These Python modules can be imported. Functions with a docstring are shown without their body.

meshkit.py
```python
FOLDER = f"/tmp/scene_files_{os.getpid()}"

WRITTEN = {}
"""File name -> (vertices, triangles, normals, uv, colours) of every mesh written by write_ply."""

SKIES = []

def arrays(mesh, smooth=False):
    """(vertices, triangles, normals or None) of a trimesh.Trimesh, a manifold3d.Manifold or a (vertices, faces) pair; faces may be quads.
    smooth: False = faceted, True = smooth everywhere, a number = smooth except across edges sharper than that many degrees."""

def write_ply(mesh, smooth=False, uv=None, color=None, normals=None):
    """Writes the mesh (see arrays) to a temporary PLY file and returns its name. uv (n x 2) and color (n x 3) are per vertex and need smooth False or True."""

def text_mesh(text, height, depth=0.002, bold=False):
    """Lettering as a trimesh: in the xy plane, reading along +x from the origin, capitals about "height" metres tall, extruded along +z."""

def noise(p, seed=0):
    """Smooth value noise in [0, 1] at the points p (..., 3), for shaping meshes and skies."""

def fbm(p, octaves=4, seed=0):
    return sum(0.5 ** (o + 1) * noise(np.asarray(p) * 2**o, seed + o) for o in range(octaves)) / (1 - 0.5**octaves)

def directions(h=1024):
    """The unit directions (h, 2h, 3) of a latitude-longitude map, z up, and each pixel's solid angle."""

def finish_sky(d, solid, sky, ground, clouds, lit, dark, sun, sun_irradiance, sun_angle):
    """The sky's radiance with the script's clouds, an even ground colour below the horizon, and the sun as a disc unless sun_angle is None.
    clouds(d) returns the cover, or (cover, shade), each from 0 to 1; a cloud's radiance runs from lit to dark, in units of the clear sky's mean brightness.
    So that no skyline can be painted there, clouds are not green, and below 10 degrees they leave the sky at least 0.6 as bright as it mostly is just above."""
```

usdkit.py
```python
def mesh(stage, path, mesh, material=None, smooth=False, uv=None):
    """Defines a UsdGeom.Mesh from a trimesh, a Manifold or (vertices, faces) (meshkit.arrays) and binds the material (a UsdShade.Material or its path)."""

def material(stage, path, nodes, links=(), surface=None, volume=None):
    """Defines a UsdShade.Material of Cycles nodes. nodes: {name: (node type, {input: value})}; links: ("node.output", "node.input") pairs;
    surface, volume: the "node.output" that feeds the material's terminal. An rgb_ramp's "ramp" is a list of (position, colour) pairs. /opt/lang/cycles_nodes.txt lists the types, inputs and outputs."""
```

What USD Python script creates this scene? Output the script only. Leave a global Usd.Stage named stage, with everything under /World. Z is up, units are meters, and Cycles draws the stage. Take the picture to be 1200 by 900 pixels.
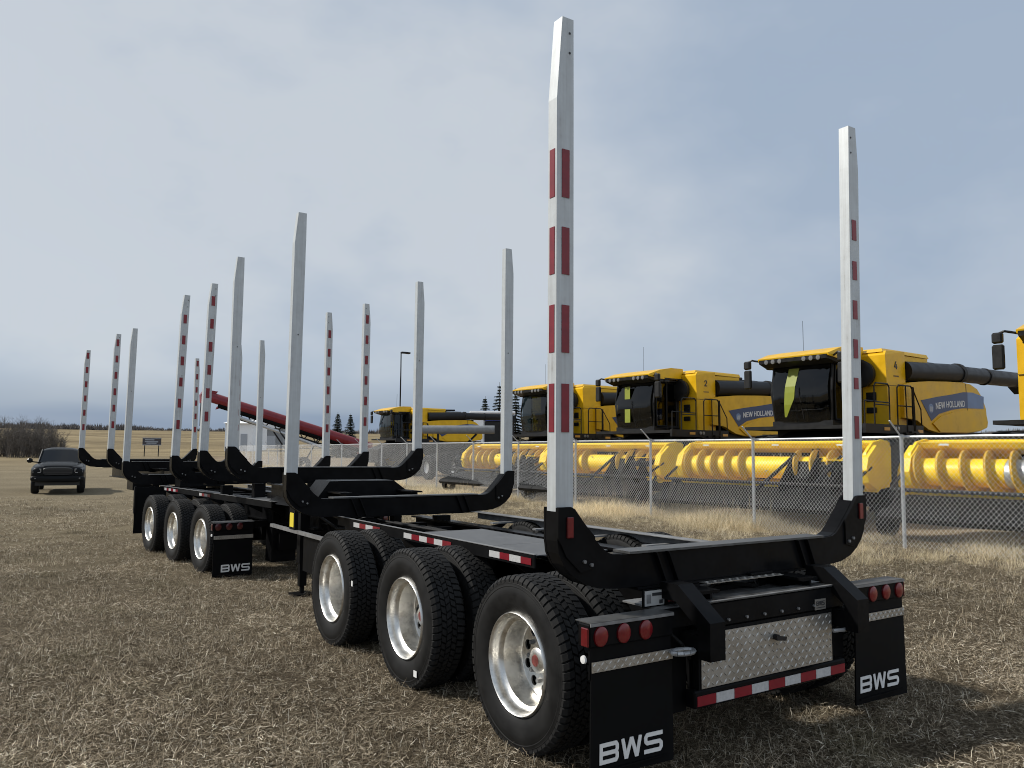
import math, random
import numpy as np, trimesh, shapely
from shapely.geometry import Polygon, LineString, Point
from shapely.ops import unary_union
from pxr import Usd, UsdGeom, UsdLux, UsdShade, Gf, Sdf, Vt
import usdkit, meshkit

stage = Usd.Stage.CreateInMemory()
UsdGeom.SetStageUpAxis(stage, 'Z')
UsdGeom.SetStageMetersPerUnit(stage, 1.0)
UsdGeom.Xform.Define(stage, '/World')
UsdGeom.Scope.Define(stage, '/World/Looks')
PI = math.pi
rng = np.random.default_rng(7)
random.seed(7)

# ------------------------------------------------------------------ camera
CAM = np.array([-2.7003, -3.2622, 1.7719])
YAW, PITCH, ROLL, FPX = 0.5827, 0.0842, 0.0079, 931.5
def cam_axes():
    cy, sy, cp, sp = math.cos(YAW), math.sin(YAW), math.cos(PITCH), math.sin(PITCH)
    f = np.array([sy*cp, cy*cp, sp]); r = np.array([cy, -sy, 0.]); u = np.cross(r, f)
    cr, sr = math.cos(ROLL), math.sin(ROLL)
    return r*cr + u*sr, u*cr - r*sr, f
CR, CU, CF = cam_axes()
cam = UsdGeom.Camera.Define(stage, '/World/camera')
M4 = Gf.Matrix4d(*CR, 0, *CU, 0, *(-CF), 0, *CAM, 1)
cam.AddTransformOp().Set(M4)
cam.CreateHorizontalApertureAttr(36.0); cam.CreateVerticalApertureAttr(27.0)
cam.CreateFocalLengthAttr(FPX/1200*36.0)
cam.CreateClippingRangeAttr(Gf.Vec2f(0.05, 6000))
cam.CreateExposureAttr(0.0)

# ------------------------------------------------------------------ sky and sun
SUN = np.array([-0.60, 0.48, 0.64]); SUN /= np.linalg.norm(SUN)
sun = UsdLux.DistantLight.Define(stage, '/World/sun')
zx = SUN; xx = np.cross([0, 0, 1.], zx); xx /= np.linalg.norm(xx); yx = np.cross(zx, xx)
sun.AddTransformOp().Set(Gf.Matrix4d(*xx, 0, *yx, 0, *zx, 0, 0, 0, 60, 1))
sun.CreateIntensityAttr(1.25); sun.CreateAngleAttr(3.0); sun.CreateNormalizeAttr(True)
sun.CreateColorAttr(Gf.Vec3f(1.0, 0.96, 0.89))
dome = UsdLux.DomeLight.Define(stage, '/World/sky')
SKY = usdkit.material(stage, '/World/Looks/sky_material', {
    'tc': ('texture_coordinate', {}),
    'mp': ('mapping', {'scale': (1.0, 1.0, 1.7), 'location': (0.35, 0.1, 0.0)}),
    'mp2': ('mapping', {'scale': (1.2, 1.2, 9.0), 'location': (3.1, 1.7, 0.4)}),
    'n1': ('noise_texture', {'scale': 1.25, 'detail': 5.0, 'roughness': 0.45}),
    'n2': ('noise_texture', {'scale': 1.5, 'detail': 3.0, 'roughness': 0.5}),
    'n4': ('noise_texture', {'scale': 3.6, 'detail': 5.0, 'roughness': 0.55}), 'nm': ('mix_float', {'fac': 0.30}),
    'sx': ('separate_xyz', {}),
    'sky': ('sky_texture', {'sky_type': 'single_scattering', 'sun_disc': False, 'sun_elevation': math.asin(SUN[2]), 'sun_rotation': math.atan2(SUN[0], SUN[1])}),
    'r1': ('rgb_ramp', {'ramp': [(0.0, (3.3, 4.2, 5.5)), (0.40, (3.8, 4.65, 5.85)), (0.49, (4.8, 5.5, 6.45)), (0.56, (5.9, 6.4, 7.0)), (1.0, (6.4, 6.8, 7.3))]}),
    # broken low cloud bank over the horizon
    'r2': ('rgb_ramp', {'ramp': [(0.0, (2.2, 2.95, 4.3)), (0.42, (2.35, 3.1, 4.4)), (0.58, (3.5, 4.2, 5.2)), (1.0, (4.9, 5.3, 5.9))]}),
    'low': ('map_range', {'range_type': 'smoothstep', 'from_min': 0.045, 'from_max': 0.095, 'to_min': 0.9, 'to_max': 0.0, 'clamp': True}),
    'mixlow': ('mix', {}),
    'mixsky': ('mix', {'fac': 0.93}),
    'bg': ('background_shader', {'strength': 0.1}),
}, [('tc.generated', 'mp.vector'), ('tc.generated', 'mp2.vector'), ('tc.generated', 'sx.vector'), ('mp.vector', 'n1.vector'), ('mp2.vector', 'n2.vector'),
    ('mp.vector', 'n4.vector'), ('n1.fac', 'nm.a'), ('n4.fac', 'nm.b'), ('nm.result', 'r1.fac'), ('n2.fac', 'r2.fac'), ('sx.z', 'low.value'), ('low.result', 'mixlow.fac'), ('r1.color', 'mixlow.color1'), ('r2.color', 'mixlow.color2'),
    ('sky.color', 'mixsky.color1'), ('mixlow.color', 'mixsky.color2'), ('mixsky.color', 'bg.color')], surface='bg.background')
UsdShade.MaterialBindingAPI.Apply(dome.GetPrim()).Bind(SKY)

# ------------------------------------------------------------------ materials
def mat(name, color, rough=0.5, metal=0.0, var=0.0, vscale=6.0, dark=None, bump=0.0, bscale=60.0, coat=0.0, rvar=0.0, spec=0.5, bdist=0.01):
    """principled with a noise-driven colour and roughness variation (dust and wear)"""
    c = np.array(color, float)
    d = np.array(dark, float) if dark is not None else c*(1-var)
    l = c if dark is not None else np.minimum(c*(1+var), 0.95)
    nodes = {'tc': ('texture_coordinate', {}),
             'n': ('noise_texture', {'scale': vscale, 'detail': 5.0, 'roughness': 0.6}),
             'r': ('rgb_ramp', {'ramp': [(0.3, tuple(d)), (0.7, tuple(l))]}),
             'mr': ('map_range', {'from_min': 0.3, 'from_max': 0.7, 'to_min': rough-rvar, 'to_max': rough+rvar, 'clamp': True}),
             'p': ('principled_bsdf', {'metallic': metal, 'coat_weight': coat, 'specular_ior_level': spec})}
    links = [('tc.object', 'n.vector'), ('n.fac', 'r.fac'), ('r.color', 'p.base_color'), ('n.fac', 'mr.value'), ('mr.result', 'p.roughness')]
    if bump:
        nodes['bn'] = ('noise_texture', {'scale': bscale, 'detail': 4.0})
        nodes['b'] = ('bump', {'strength': bump, 'distance': bdist})
        links += [('tc.object', 'bn.vector'), ('bn.fac', 'b.height'), ('b.normal', 'p.normal')]
    return usdkit.material(stage, '/World/Looks/'+name, nodes, links, surface='p.BSDF')

K = {}
K['black_paint'] = mat('black_paint', (0.0065, 0.0065, 0.007), 0.28, spec=0.06, var=0.0, dark=(0.003, 0.003, 0.0032), vscale=4, rvar=0.1, bump=0.05, bscale=90, bdist=0.004)
K['black_steel'] = mat('black_steel', (0.006, 0.006, 0.0065), 0.5, spec=0.06, dark=(0.003, 0.003, 0.0032), vscale=7, rvar=0.1)
K['lit_dusty_black'] = mat('lit_dusty_black_paint', (0.085, 0.085, 0.083), 0.4, dark=(0.025, 0.025, 0.025), vscale=9, rvar=0.1, spec=0.4)  # greyed black: skylight on upward faces is put into the colour
K['worn_lit_steel'] = mat('worn_lit_steel', (0.20, 0.20, 0.20), 0.45, dark=(0.10, 0.10, 0.10), vscale=9, rvar=0.1)  # real worn steel, and thin strips that paint in lit edges
K['rubber'] = mat('rubber', (0.013, 0.0128, 0.0125), 0.6, spec=0.15, dark=(0.006, 0.006, 0.0062), vscale=9, rvar=0.1, bump=0.12, bscale=120, bdist=0.004)
K['tread_rubber'] = mat('tread_rubber', (0.017, 0.0165, 0.016), 0.75, spec=0.2, dark=(0.007, 0.007, 0.007), vscale=14, rvar=0.08, bump=0.2, bscale=90, bdist=0.004)
K['flap_rubber'] = mat('flap_rubber', (0.004, 0.0042, 0.0045), 0.5, spec=0.07, dark=(0.0025, 0.0027, 0.003), vscale=3, rvar=0.08)
K['alu'] = mat('polished_aluminium', (0.80, 0.79, 0.75), 0.36, metal=1.0, dark=(0.62, 0.60, 0.56), vscale=12, rvar=0.09, bump=0.04, bscale=50, bdist=0.003)
K['alu_plate'] = mat('tread_plate_aluminium', (0.40, 0.385, 0.355), 0.38, metal=0.8, dark=(0.27, 0.25, 0.22), vscale=5, rvar=0.08)
K['lug_alu'] = mat('bright_lug_aluminium', (0.58, 0.56, 0.52), 0.32, metal=0.85, dark=(0.44, 0.41, 0.37), vscale=8, rvar=0.08)  # lugs brighter than the plate so their relief stands out
K['stake'] = mat('white_stake_paint', (0.43, 0.455, 0.465), 0.45, dark=(0.33, 0.35, 0.36), vscale=5, rvar=0.08, bump=0.03, bscale=40, bdist=0.003)
K['deck'] = mat('grey_deck', (0.105, 0.107, 0.11), 0.55, spec=0.3, dark=(0.065, 0.066, 0.068), vscale=10, rvar=0.08, bump=0.15, bscale=120, bdist=0.003)
K['stake'] = usdkit.material(stage, '/World/Looks/streaked_stake_paint', {
    'tc': ('texture_coordinate', {}), 'mp': ('mapping', {'scale': (55.0, 55.0, 1.6)}), 'n': ('noise_texture', {'scale': 1.0, 'detail': 6.0, 'roughness': 0.65}),
    'n2': ('noise_texture', {'scale': 9.0, 'detail': 5.0, 'roughness': 0.7}), 'mm': ('mix_float', {'fac': 0.4}),
    'r': ('rgb_ramp', {'ramp': [(0.30, (0.25, 0.25, 0.24)), (0.40, (0.37, 0.385, 0.39)), (0.6, (0.44, 0.465, 0.475)), (0.75, (0.47, 0.49, 0.50))]}),
    'b': ('bump', {'strength': 0.08, 'distance': 0.004}), 'p': ('principled_bsdf', {'roughness': 0.42, 'metallic': 0.15})},
    [('tc.object', 'mp.vector'), ('mp.vector', 'n.vector'), ('tc.object', 'n2.vector'), ('n.fac', 'mm.a'), ('n2.fac', 'mm.b'), ('mm.result', 'r.fac'), ('r.color', 'p.base_color'), ('n.fac', 'b.height'), ('b.normal', 'p.normal')], surface='p.BSDF')
K['red_tape'] = mat('red_reflective_tape', (0.15, 0.005, 0.012), 0.34, var=0.18, vscale=14)
K['white_tape'] = mat('white_reflective_tape', (0.40, 0.40, 0.40), 0.35, var=0.15, vscale=60)
K['red_lens'] = mat('red_lens', (0.095, 0.0025, 0.005), 0.25, var=0.2, vscale=30, coat=0.35)
K['dark_lens'] = mat('dark_red_lens', (0.035, 0.002, 0.003), 0.3, var=0.15, vscale=20, coat=0.5)
K['white_paint'] = mat('white_lettering', (0.62, 0.62, 0.61), 0.5, var=0.05, vscale=30)
K['plate_white'] = mat('white_plate', (0.36, 0.36, 0.35), 0.4, var=0.04, vscale=20)
K['ink'] = mat('dark_print', (0.02, 0.02, 0.022), 0.5, var=0.1)
K['tag_yellow'] = mat('yellow_tag', (0.65, 0.52, 0.03), 0.5, var=0.08)
K['cap_red'] = mat('red_hub_face', (0.15, 0.04, 0.035), 0.3, var=0.5, vscale=40)
K['galv'] = mat('galvanised_steel', (0.46, 0.47, 0.48), 0.42, metal=0.55, dark=(0.34, 0.35, 0.36), vscale=12, rvar=0.1)
K['wire'] = mat('galvanised_wire', (0.80, 0.80, 0.79), 0.5, metal=0.0, dark=(0.66, 0.66, 0.66), vscale=6)
K['yellow'] = mat('harvester_yellow', (0.70, 0.41, 0.004), 0.38, spec=0.35, dark=(0.56, 0.32, 0.006), vscale=2.6, rvar=0.1)
K['yellow_dusty'] = mat('header_yellow', (0.84, 0.58, 0.010), 0.45, spec=0.3, dark=(0.70, 0.44, 0.010), vscale=3.5, rvar=0.1)
K['flight'] = mat('shaded_flighting', (0.62, 0.38, 0.015), 0.5, dark=(0.36, 0.20, 0.02), vscale=5, rvar=0.1)  # browner than the drum: shading of the flight sides painted in
K['cab_black'] = mat('cab_black_plastic', (0.013, 0.013, 0.0135), 0.42, spec=0.25, dark=(0.007, 0.007, 0.0075), vscale=5, rvar=0.1)
K['chassis'] = mat('dark_chassis', (0.022, 0.0215, 0.021), 0.55, spec=0.2, dark=(0.011, 0.011, 0.011), vscale=4, rvar=0.1)
K['belt'] = mat('pickup_belt_rubber', (0.020, 0.020, 0.020), 0.7, spec=0.15, dark=(0.011, 0.011, 0.011), vscale=5, bump=0.2, bscale=30)
K['logo_blue'] = mat('logo_blue', (0.022, 0.035, 0.085), 0.35, var=0.15, vscale=3)
K['logo_sky'] = mat('logo_pale_blue', (0.10, 0.15, 0.26), 0.35, var=0.15, vscale=3)
K['sticker'] = mat('lime_sheet', (0.19, 0.22, 0.015), 0.55, var=0.08)
K['amber'] = mat('amber_reflector', (0.50, 0.26, 0.06), 0.3, var=0.1)
K['lamp'] = mat('lamp_glass', (0.13, 0.13, 0.13), 0.12, var=0.05, coat=0.8)
K['auger_red'] = mat('auger_red', (0.17, 0.008, 0.015), 0.3, dark=(0.12, 0.006, 0.011), vscale=1.2, rvar=0.08)
K['truck'] = mat('black_truck_paint', (0.004, 0.0045, 0.005), 0.3, var=0.1, vscale=2, spec=0.12)
K['truck_trim'] = mat('truck_dark_trim', (0.006, 0.006, 0.0065), 0.5, var=0.1)
K['chrome'] = mat('chrome', (0.7, 0.7, 0.7), 0.15, metal=1.0, var=0.05)
K['bark'] = mat('grey_bark', (0.125, 0.108, 0.092), 0.85, dark=(0.075, 0.065, 0.056), vscale=1.0)
K['needles'] = mat('spruce_needles', (0.020, 0.030, 0.022), 0.75, dark=(0.011, 0.018, 0.014), vscale=0.7)
K['far_wood'] = mat('bare_woodland', (0.13, 0.116, 0.108), 0.9, dark=(0.085, 0.076, 0.074), vscale=0.05)
K['roof_grey'] = mat('grey_metal_roof', (0.30, 0.32, 0.35), 0.45, var=0.1)
K['wall_white'] = mat('white_cladding', (0.72, 0.73, 0.74), 0.5, var=0.04)
K['blue'] = mat('blue_paint', (0.012, 0.06, 0.42), 0.35, var=0.1)
K['pipe_grey'] = mat('grey_pipe', (0.17, 0.18, 0.19), 0.45, var=0.15)
K['sign_dark'] = mat('dark_board', (0.035, 0.030, 0.035), 0.6, var=0.15)
K['brick_red'] = mat('rusty_red_paint', (0.11, 0.035, 0.03), 0.6, var=0.2)

def glass(name, tint, fac_min=0.12):
    return usdkit.material(stage, '/World/Looks/'+name, {
        't': ('transparent_bsdf', {'color': tint}), 'g': ('glossy_bsdf', {'color': (0.9, 0.9, 0.9), 'roughness': 0.03}),
        'f': ('fresnel', {'IOR': 1.5}), 'm': ('mix_closure', {})},
        [('f.fac', 'm.fac'), ('t.BSDF', 'm.closure1'), ('g.BSDF', 'm.closure2')], surface='m.closure')
K['glass'] = glass('cab_glass', (0.30, 0.34, 0.33))
K['truck_glass'] = glass('truck_glass', (0.04, 0.05, 0.06))

# dry grass blades: colour per blade and per clump
def grass_mat(name, stops, bright=(0.75, 1.25), trans=0.25):
    return usdkit.material(stage, '/World/Looks/'+name, {
        'geo': ('geometry', {}), 'oi': ('object_info', {}), 'tone': ('attribute', {'attribute': 'tone'}),
        'r': ('rgb_ramp', {'ramp': stops}),
        'mr': ('map_range', {'from_min': 0.0, 'from_max': 1.0, 'to_min': bright[0], 'to_max': bright[1]}),
        'hv': ('hsv', {}), 'gp': ('noise_texture', {'scale': 0.35, 'detail': 3.0}),
        'gn': ('noise_texture', {'scale': 0.8, 'detail': 4.0}), 'gm': ('map_range', {'from_min': 0.56, 'from_max': 0.74, 'to_min': 0.0, 'to_max': 0.25, 'clamp': True}), 'gx': ('mix', {'color2': (0.13, 0.135, 0.06)}),
        'mr2': ('map_range', {'from_min': 0.35, 'from_max': 0.65, 'to_min': 0.80, 'to_max': 1.25, 'clamp': True}),
        'mul': ('math', {'math_type': 'multiply'}),
        'd': ('diffuse_bsdf', {}), 't': ('translucent_bsdf', {}), 'm': ('mix_closure', {'fac': trans})},
        [('tone.fac', 'r.fac'), ('oi.random', 'mr.value'), ('geo.position', 'gp.vector'), ('gp.fac', 'mr2.value'),
         ('mr.result', 'mul.value1'), ('mr2.result', 'mul.value2'), ('mul.value', 'hv.value'), ('geo.position', 'gn.vector'), ('gn.fac', 'gm.value'), ('gm.result', 'gx.fac'), ('r.color', 'gx.color1'), ('gx.color', 'hv.color'),
         ('hv.color', 'd.color'), ('hv.color', 't.color'), ('d.BSDF', 'm.closure1'), ('t.BSDF', 'm.closure2')], surface='m.closure')
K['grass'] = grass_mat('dry_grass', [(0.0, (0.04, 0.031, 0.021)), (0.35, (0.13, 0.104, 0.071)), (0.65, (0.29, 0.238, 0.168)), (0.85, (0.52, 0.44, 0.32)), (0.94, (0.82, 0.74, 0.58)), (1.0, (0.90, 0.84, 0.70))])
K['tall_grass'] = grass_mat('tall_straw_grass', [(0.0, (0.30, 0.24, 0.15)), (0.4, (0.58, 0.48, 0.31)), (0.8, (0.76, 0.66, 0.46)), (1.0, (0.86, 0.79, 0.62))], trans=0.45)

GROUND = usdkit.material(stage, '/World/Looks/field_ground', {
    'geo': ('geometry', {}), 'sx': ('separate_xyz', {}),
    'n1': ('noise_texture', {'scale': 0.22, 'detail': 5.0, 'roughness': 0.6}),
    'n2': ('noise_texture', {'scale': 34.0, 'detail': 6.0, 'roughness': 0.8}),
    'mpst': ('mapping', {'scale': (7.0, 0.6, 1.0), 'rotation': (0, 0, 0.6)}),
    'mp3': ('mapping', {'scale': (0.012, 0.05, 0.0), 'rotation': (0, 0, 0.45)}), 'n3': ('noise_texture', {'scale': 1.0, 'detail': 7.0, 'roughness': 0.7}),
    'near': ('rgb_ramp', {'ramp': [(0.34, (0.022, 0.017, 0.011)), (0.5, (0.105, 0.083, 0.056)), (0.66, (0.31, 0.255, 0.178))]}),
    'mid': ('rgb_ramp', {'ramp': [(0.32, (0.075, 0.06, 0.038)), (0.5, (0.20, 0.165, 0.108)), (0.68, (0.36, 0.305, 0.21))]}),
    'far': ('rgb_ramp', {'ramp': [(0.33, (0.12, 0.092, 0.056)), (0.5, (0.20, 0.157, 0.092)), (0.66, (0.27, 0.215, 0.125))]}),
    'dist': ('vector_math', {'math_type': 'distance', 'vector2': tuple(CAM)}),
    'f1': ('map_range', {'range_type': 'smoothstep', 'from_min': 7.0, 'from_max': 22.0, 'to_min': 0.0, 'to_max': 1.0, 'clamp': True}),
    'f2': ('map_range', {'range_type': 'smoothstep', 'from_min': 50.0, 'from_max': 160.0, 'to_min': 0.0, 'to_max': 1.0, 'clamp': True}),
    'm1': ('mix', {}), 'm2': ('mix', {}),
    'pn': ('map_range', {'from_min': 0.35, 'from_max': 0.65, 'to_min': 0.86, 'to_max': 1.14, 'clamp': True}),
    'hv': ('hsv', {}),
    'b': ('bump', {'strength': 1.0, 'distance': 0.05}),
    'p': ('principled_bsdf', {'roughness': 0.95, 'specular_ior_level': 0.05})},
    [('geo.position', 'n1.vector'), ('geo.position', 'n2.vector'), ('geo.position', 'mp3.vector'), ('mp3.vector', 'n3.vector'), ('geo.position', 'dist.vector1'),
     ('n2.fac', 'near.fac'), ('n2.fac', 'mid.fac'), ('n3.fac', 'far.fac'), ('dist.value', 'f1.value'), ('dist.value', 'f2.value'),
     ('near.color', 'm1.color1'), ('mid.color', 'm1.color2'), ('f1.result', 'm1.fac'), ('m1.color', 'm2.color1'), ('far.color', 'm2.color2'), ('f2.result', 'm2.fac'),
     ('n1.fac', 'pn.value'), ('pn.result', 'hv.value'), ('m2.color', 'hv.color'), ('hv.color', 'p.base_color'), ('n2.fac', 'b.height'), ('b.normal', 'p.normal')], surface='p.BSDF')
YARD = usdkit.material(stage, '/World/Looks/yard_dirt', {
    'geo': ('geometry', {}), 'n1': ('noise_texture', {'scale': 0.5, 'detail': 6.0, 'roughness': 0.65}), 'n2': ('noise_texture', {'scale': 30.0, 'detail': 5.0, 'roughness': 0.7}),
    'r': ('rgb_ramp', {'ramp': [(0.3, (0.17, 0.125, 0.08)), (0.5, (0.25, 0.19, 0.12)), (0.7, (0.34, 0.27, 0.18))]}),
    'm': ('mix', {'mix_type': 'multiply', 'fac': 0.5}), 'b': ('bump', {'strength': 0.5, 'distance': 0.02}),
    'p': ('principled_bsdf', {'roughness': 0.95, 'specular_ior_level': 0.1})},
    [('geo.position', 'n1.vector'), ('geo.position', 'n2.vector'), ('n1.fac', 'r.fac'), ('r.color', 'm.color1'), ('n2.color', 'm.color2'), ('m.color', 'p.base_color'), ('n2.fac', 'b.height'), ('b.normal', 'p.normal')], surface='p.BSDF')

# ------------------------------------------------------------------ prim helpers
_used = {}
def numbered(parent, name):
    key = parent + '/' + name
    n = _used.get(key, -1) + 1
    _used[key] = n
    return key if n == 0 else '%s_%03d' % (key, n)
def ppath(parent): return '/World' if parent is None else str(parent.GetPath())
def tagp(prim, label=None, cat=None, group=None, kind=None):
    for k, v in (('label', label), ('category', cat), ('group', group), ('kind', kind)):
        if v: prim.SetCustomDataByKey(k, v)
    return prim
def thing(name, label, cat, loc=(0, 0, 0), rotz=0.0, group=None):
    x = UsdGeom.Xform.Define(stage, numbered('/World', name))
    x.AddTranslateOp().Set(Gf.Vec3d(*map(float, loc)))
    if rotz: x.AddRotateZOp().Set(math.degrees(rotz))
    return tagp(x.GetPrim(), label, cat, group)
def grp(name, parent, label=None):
    return tagp(UsdGeom.Xform.Define(stage, numbered(ppath(parent), name)).GetPrim(), label)
def obj(name, m, material, parent=None, smooth=False, label=None, cat=None, group=None, kind=None):
    if isinstance(m, MB): m = m.mesh()
    p = usdkit.mesh(stage, numbered(ppath(parent), name), m, K[material] if isinstance(material, str) else material, smooth=smooth).GetPrim()
    return tagp(p, label, cat, group, kind)

# ------------------------------------------------------------------ mesh helpers
_BF = np.array([[0,2,1],[0,3,2],[4,5,6],[4,6,7],[0,1,5],[0,5,4],[1,2,6],[1,6,5],[2,3,7],[2,7,6],[3,0,4],[3,4,7]])
class MB:
    def __init__(s): s.v, s.f, s.n = [], [], 0
    def add(s, v, f):
        v = np.asarray(v, float); s.v.append(v); s.f.append(np.asarray(f, int) + s.n); s.n += len(v); return s
    def tm(s, m): return s.add(m.vertices, m.faces)
    def box(s, x0, x1, y0, y1, z0, z1):
        return s.add([[x0,y0,z0],[x1,y0,z0],[x1,y1,z0],[x0,y1,z0],[x0,y0,z1],[x1,y0,z1],[x1,y1,z1],[x0,y1,z1]], _BF)
    def hexa(s, eight): return s.add(eight, _BF)
    def cbox(s, x0, x1, y0, y1, z0, z1, c=0.006):
        """box with chamfered edges"""
        c = min(c, (x1-x0)*.45, (y1-y0)*.45, (z1-z0)*.45)
        pts = []
        for X, sx in ((x0, 1), (x1, -1)):
            for Y, sy in ((y0, 1), (y1, -1)):
                for Z, sz in ((z0, 1), (z1, -1)):
                    pts += [(X, Y+sy*c, Z+sz*c), (X+sx*c, Y, Z+sz*c), (X+sx*c, Y+sy*c, Z)]
        return s.hull(pts)
    def hull(s, pts):
        h = trimesh.convex.convex_hull(np.asarray(pts, float)); return s.add(h.vertices, h.faces)
    def tube(s, a, b, r, n=8, r2=None, caps=True):
        a, b = np.asarray(a, float), np.asarray(b, float); r2 = r if r2 is None else r2
        d = b-a; L = np.linalg.norm(d); d = d/max(L, 1e-9)
        h = np.array([0, 0, 1.]) if abs(d[2]) < .9 else np.array([1., 0, 0])
        u = np.cross(d, h); u /= np.linalg.norm(u); w = np.cross(d, u)
        t = np.arange(n)/n*2*PI
        ring = np.cos(t)[:, None]*u + np.sin(t)[:, None]*w
        v = np.vstack([a+ring*r, b+ring*r2]); i = np.arange(n); j = (i+1) % n
        f = np.vstack([np.c_[i, i+n, j], np.c_[j, i+n, j+n]])
        if caps:
            v = np.vstack([v, a, b]); f = np.vstack([f, np.c_[i, j, np.full(n, 2*n)], np.c_[j+n, i+n, np.full(n, 2*n+1)]])
        return s.add(v, f)
    def path(s, pts, r, n=6):
        for a, b in zip(pts[:-1], pts[1:]): s.tube(a, b, r, n)
        return s
    def lathe(s, prof, n=32, axis='x', center=(0, 0, 0), closed=False):
        """prof: (along, radius); revolved about the axis"""
        prof = np.asarray(prof, float); m = len(prof); t = np.arange(n)/n*2*PI
        A = np.repeat(prof[:, 0][None], n, 0).ravel(); Rr = np.repeat(prof[:, 1][None], n, 0).ravel(); T = np.repeat(t, m)
        if axis == 'x': v = np.c_[A, Rr*np.cos(T), Rr*np.sin(T)]
        elif axis == 'y': v = np.c_[Rr*np.sin(T), A, Rr*np.cos(T)]
        else: v = np.c_[Rr*np.cos(T), Rr*np.sin(T), A]
        f = []
        mm = m if closed else m-1
        i, k = np.meshgrid(np.arange(n), np.arange(mm), indexing='ij'); i, k = i.ravel(), k.ravel()
        a, b, c, d = i*m+k, i*m+(k+1) % m, ((i+1) % n)*m+k, ((i+1) % n)*m+(k+1) % m
        f = np.vstack([np.c_[a, b, c], np.c_[c, b, d]])
        return s.add(v+np.asarray(center, float), f)
    def prism(s, poly, a0, a1, plane='xz'):
        """extrude a 2D polygon; plane 'xz' along y, 'yz' along x, 'xy' along z"""
        if not isinstance(poly, (Polygon, shapely.geometry.MultiPolygon)): poly = Polygon(poly)
        for g in getattr(poly, 'geoms', [poly]):
            if g.area < 1e-9: continue
            m = trimesh.creation.extrude_polygon(g, abs(a1-a0), engine='earcut')
            v, f = m.vertices, m.faces; h = v[:, 2]+min(a0, a1)
            if plane == 'xz': s.add(np.c_[v[:, 0], h, v[:, 1]], f[:, ::-1])
            elif plane == 'yz': s.add(np.c_[h, v[:, 0], v[:, 1]], f)
            else: s.add(np.c_[v[:, 0], v[:, 1], h], f)
        return s
    def xform(s, fn):
        s.v = [fn(v) for v in s.v]; return s
    def mesh(s):
        return trimesh.Trimesh(np.vstack(s.v), np.vstack(s.f), process=False)

def rot2(x, y, a): return x*math.cos(a)-y*math.sin(a), x*math.sin(a)+y*math.cos(a)

# ------------------------------------------------------------------ terrain
def sstep(t):
    t = np.clip(t, 0, 1); return t*t*(3-2*t)
def fence_x(y): return 9.75 + 0.1*(np.asarray(y)-4.3)
def gz(x, y):
    x, y = np.asarray(x, float), np.asarray(y, float)
    r = np.hypot(x-CAM[0], y-CAM[1])
    z = -0.10*sstep((y-3.6)/5.0)*(1-sstep((x-4)/5.0)) - 0.06*sstep((y-18)/16)*(1-sstep((x-4)/5.0))
    z = z + 0.26*sstep((x-4.2)/5.3 - 0.018*np.maximum(y-4, 0)*0) + 0.05*sstep((x-fence_x(y)-.3)/2.5)
    z = z + 13.0*sstep((r-70)/560)
    z = z + (meshkit.fbm(np.stack([x*.02, y*.02, 0*x], -1), 3, 5)-.5)*2.2*sstep((r-60)/200)
    z = z + (meshkit.fbm(np.stack([x*.5, y*.5, 0*x], -1), 3, 9)-.5)*0.045*sstep((r-3)/4)
    return z
g1 = np.concatenate([-np.geomspace(1400, 16, 44), np.arange(-15, 34, 0.55), np.geomspace(34.5, 1500, 52)])
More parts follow.
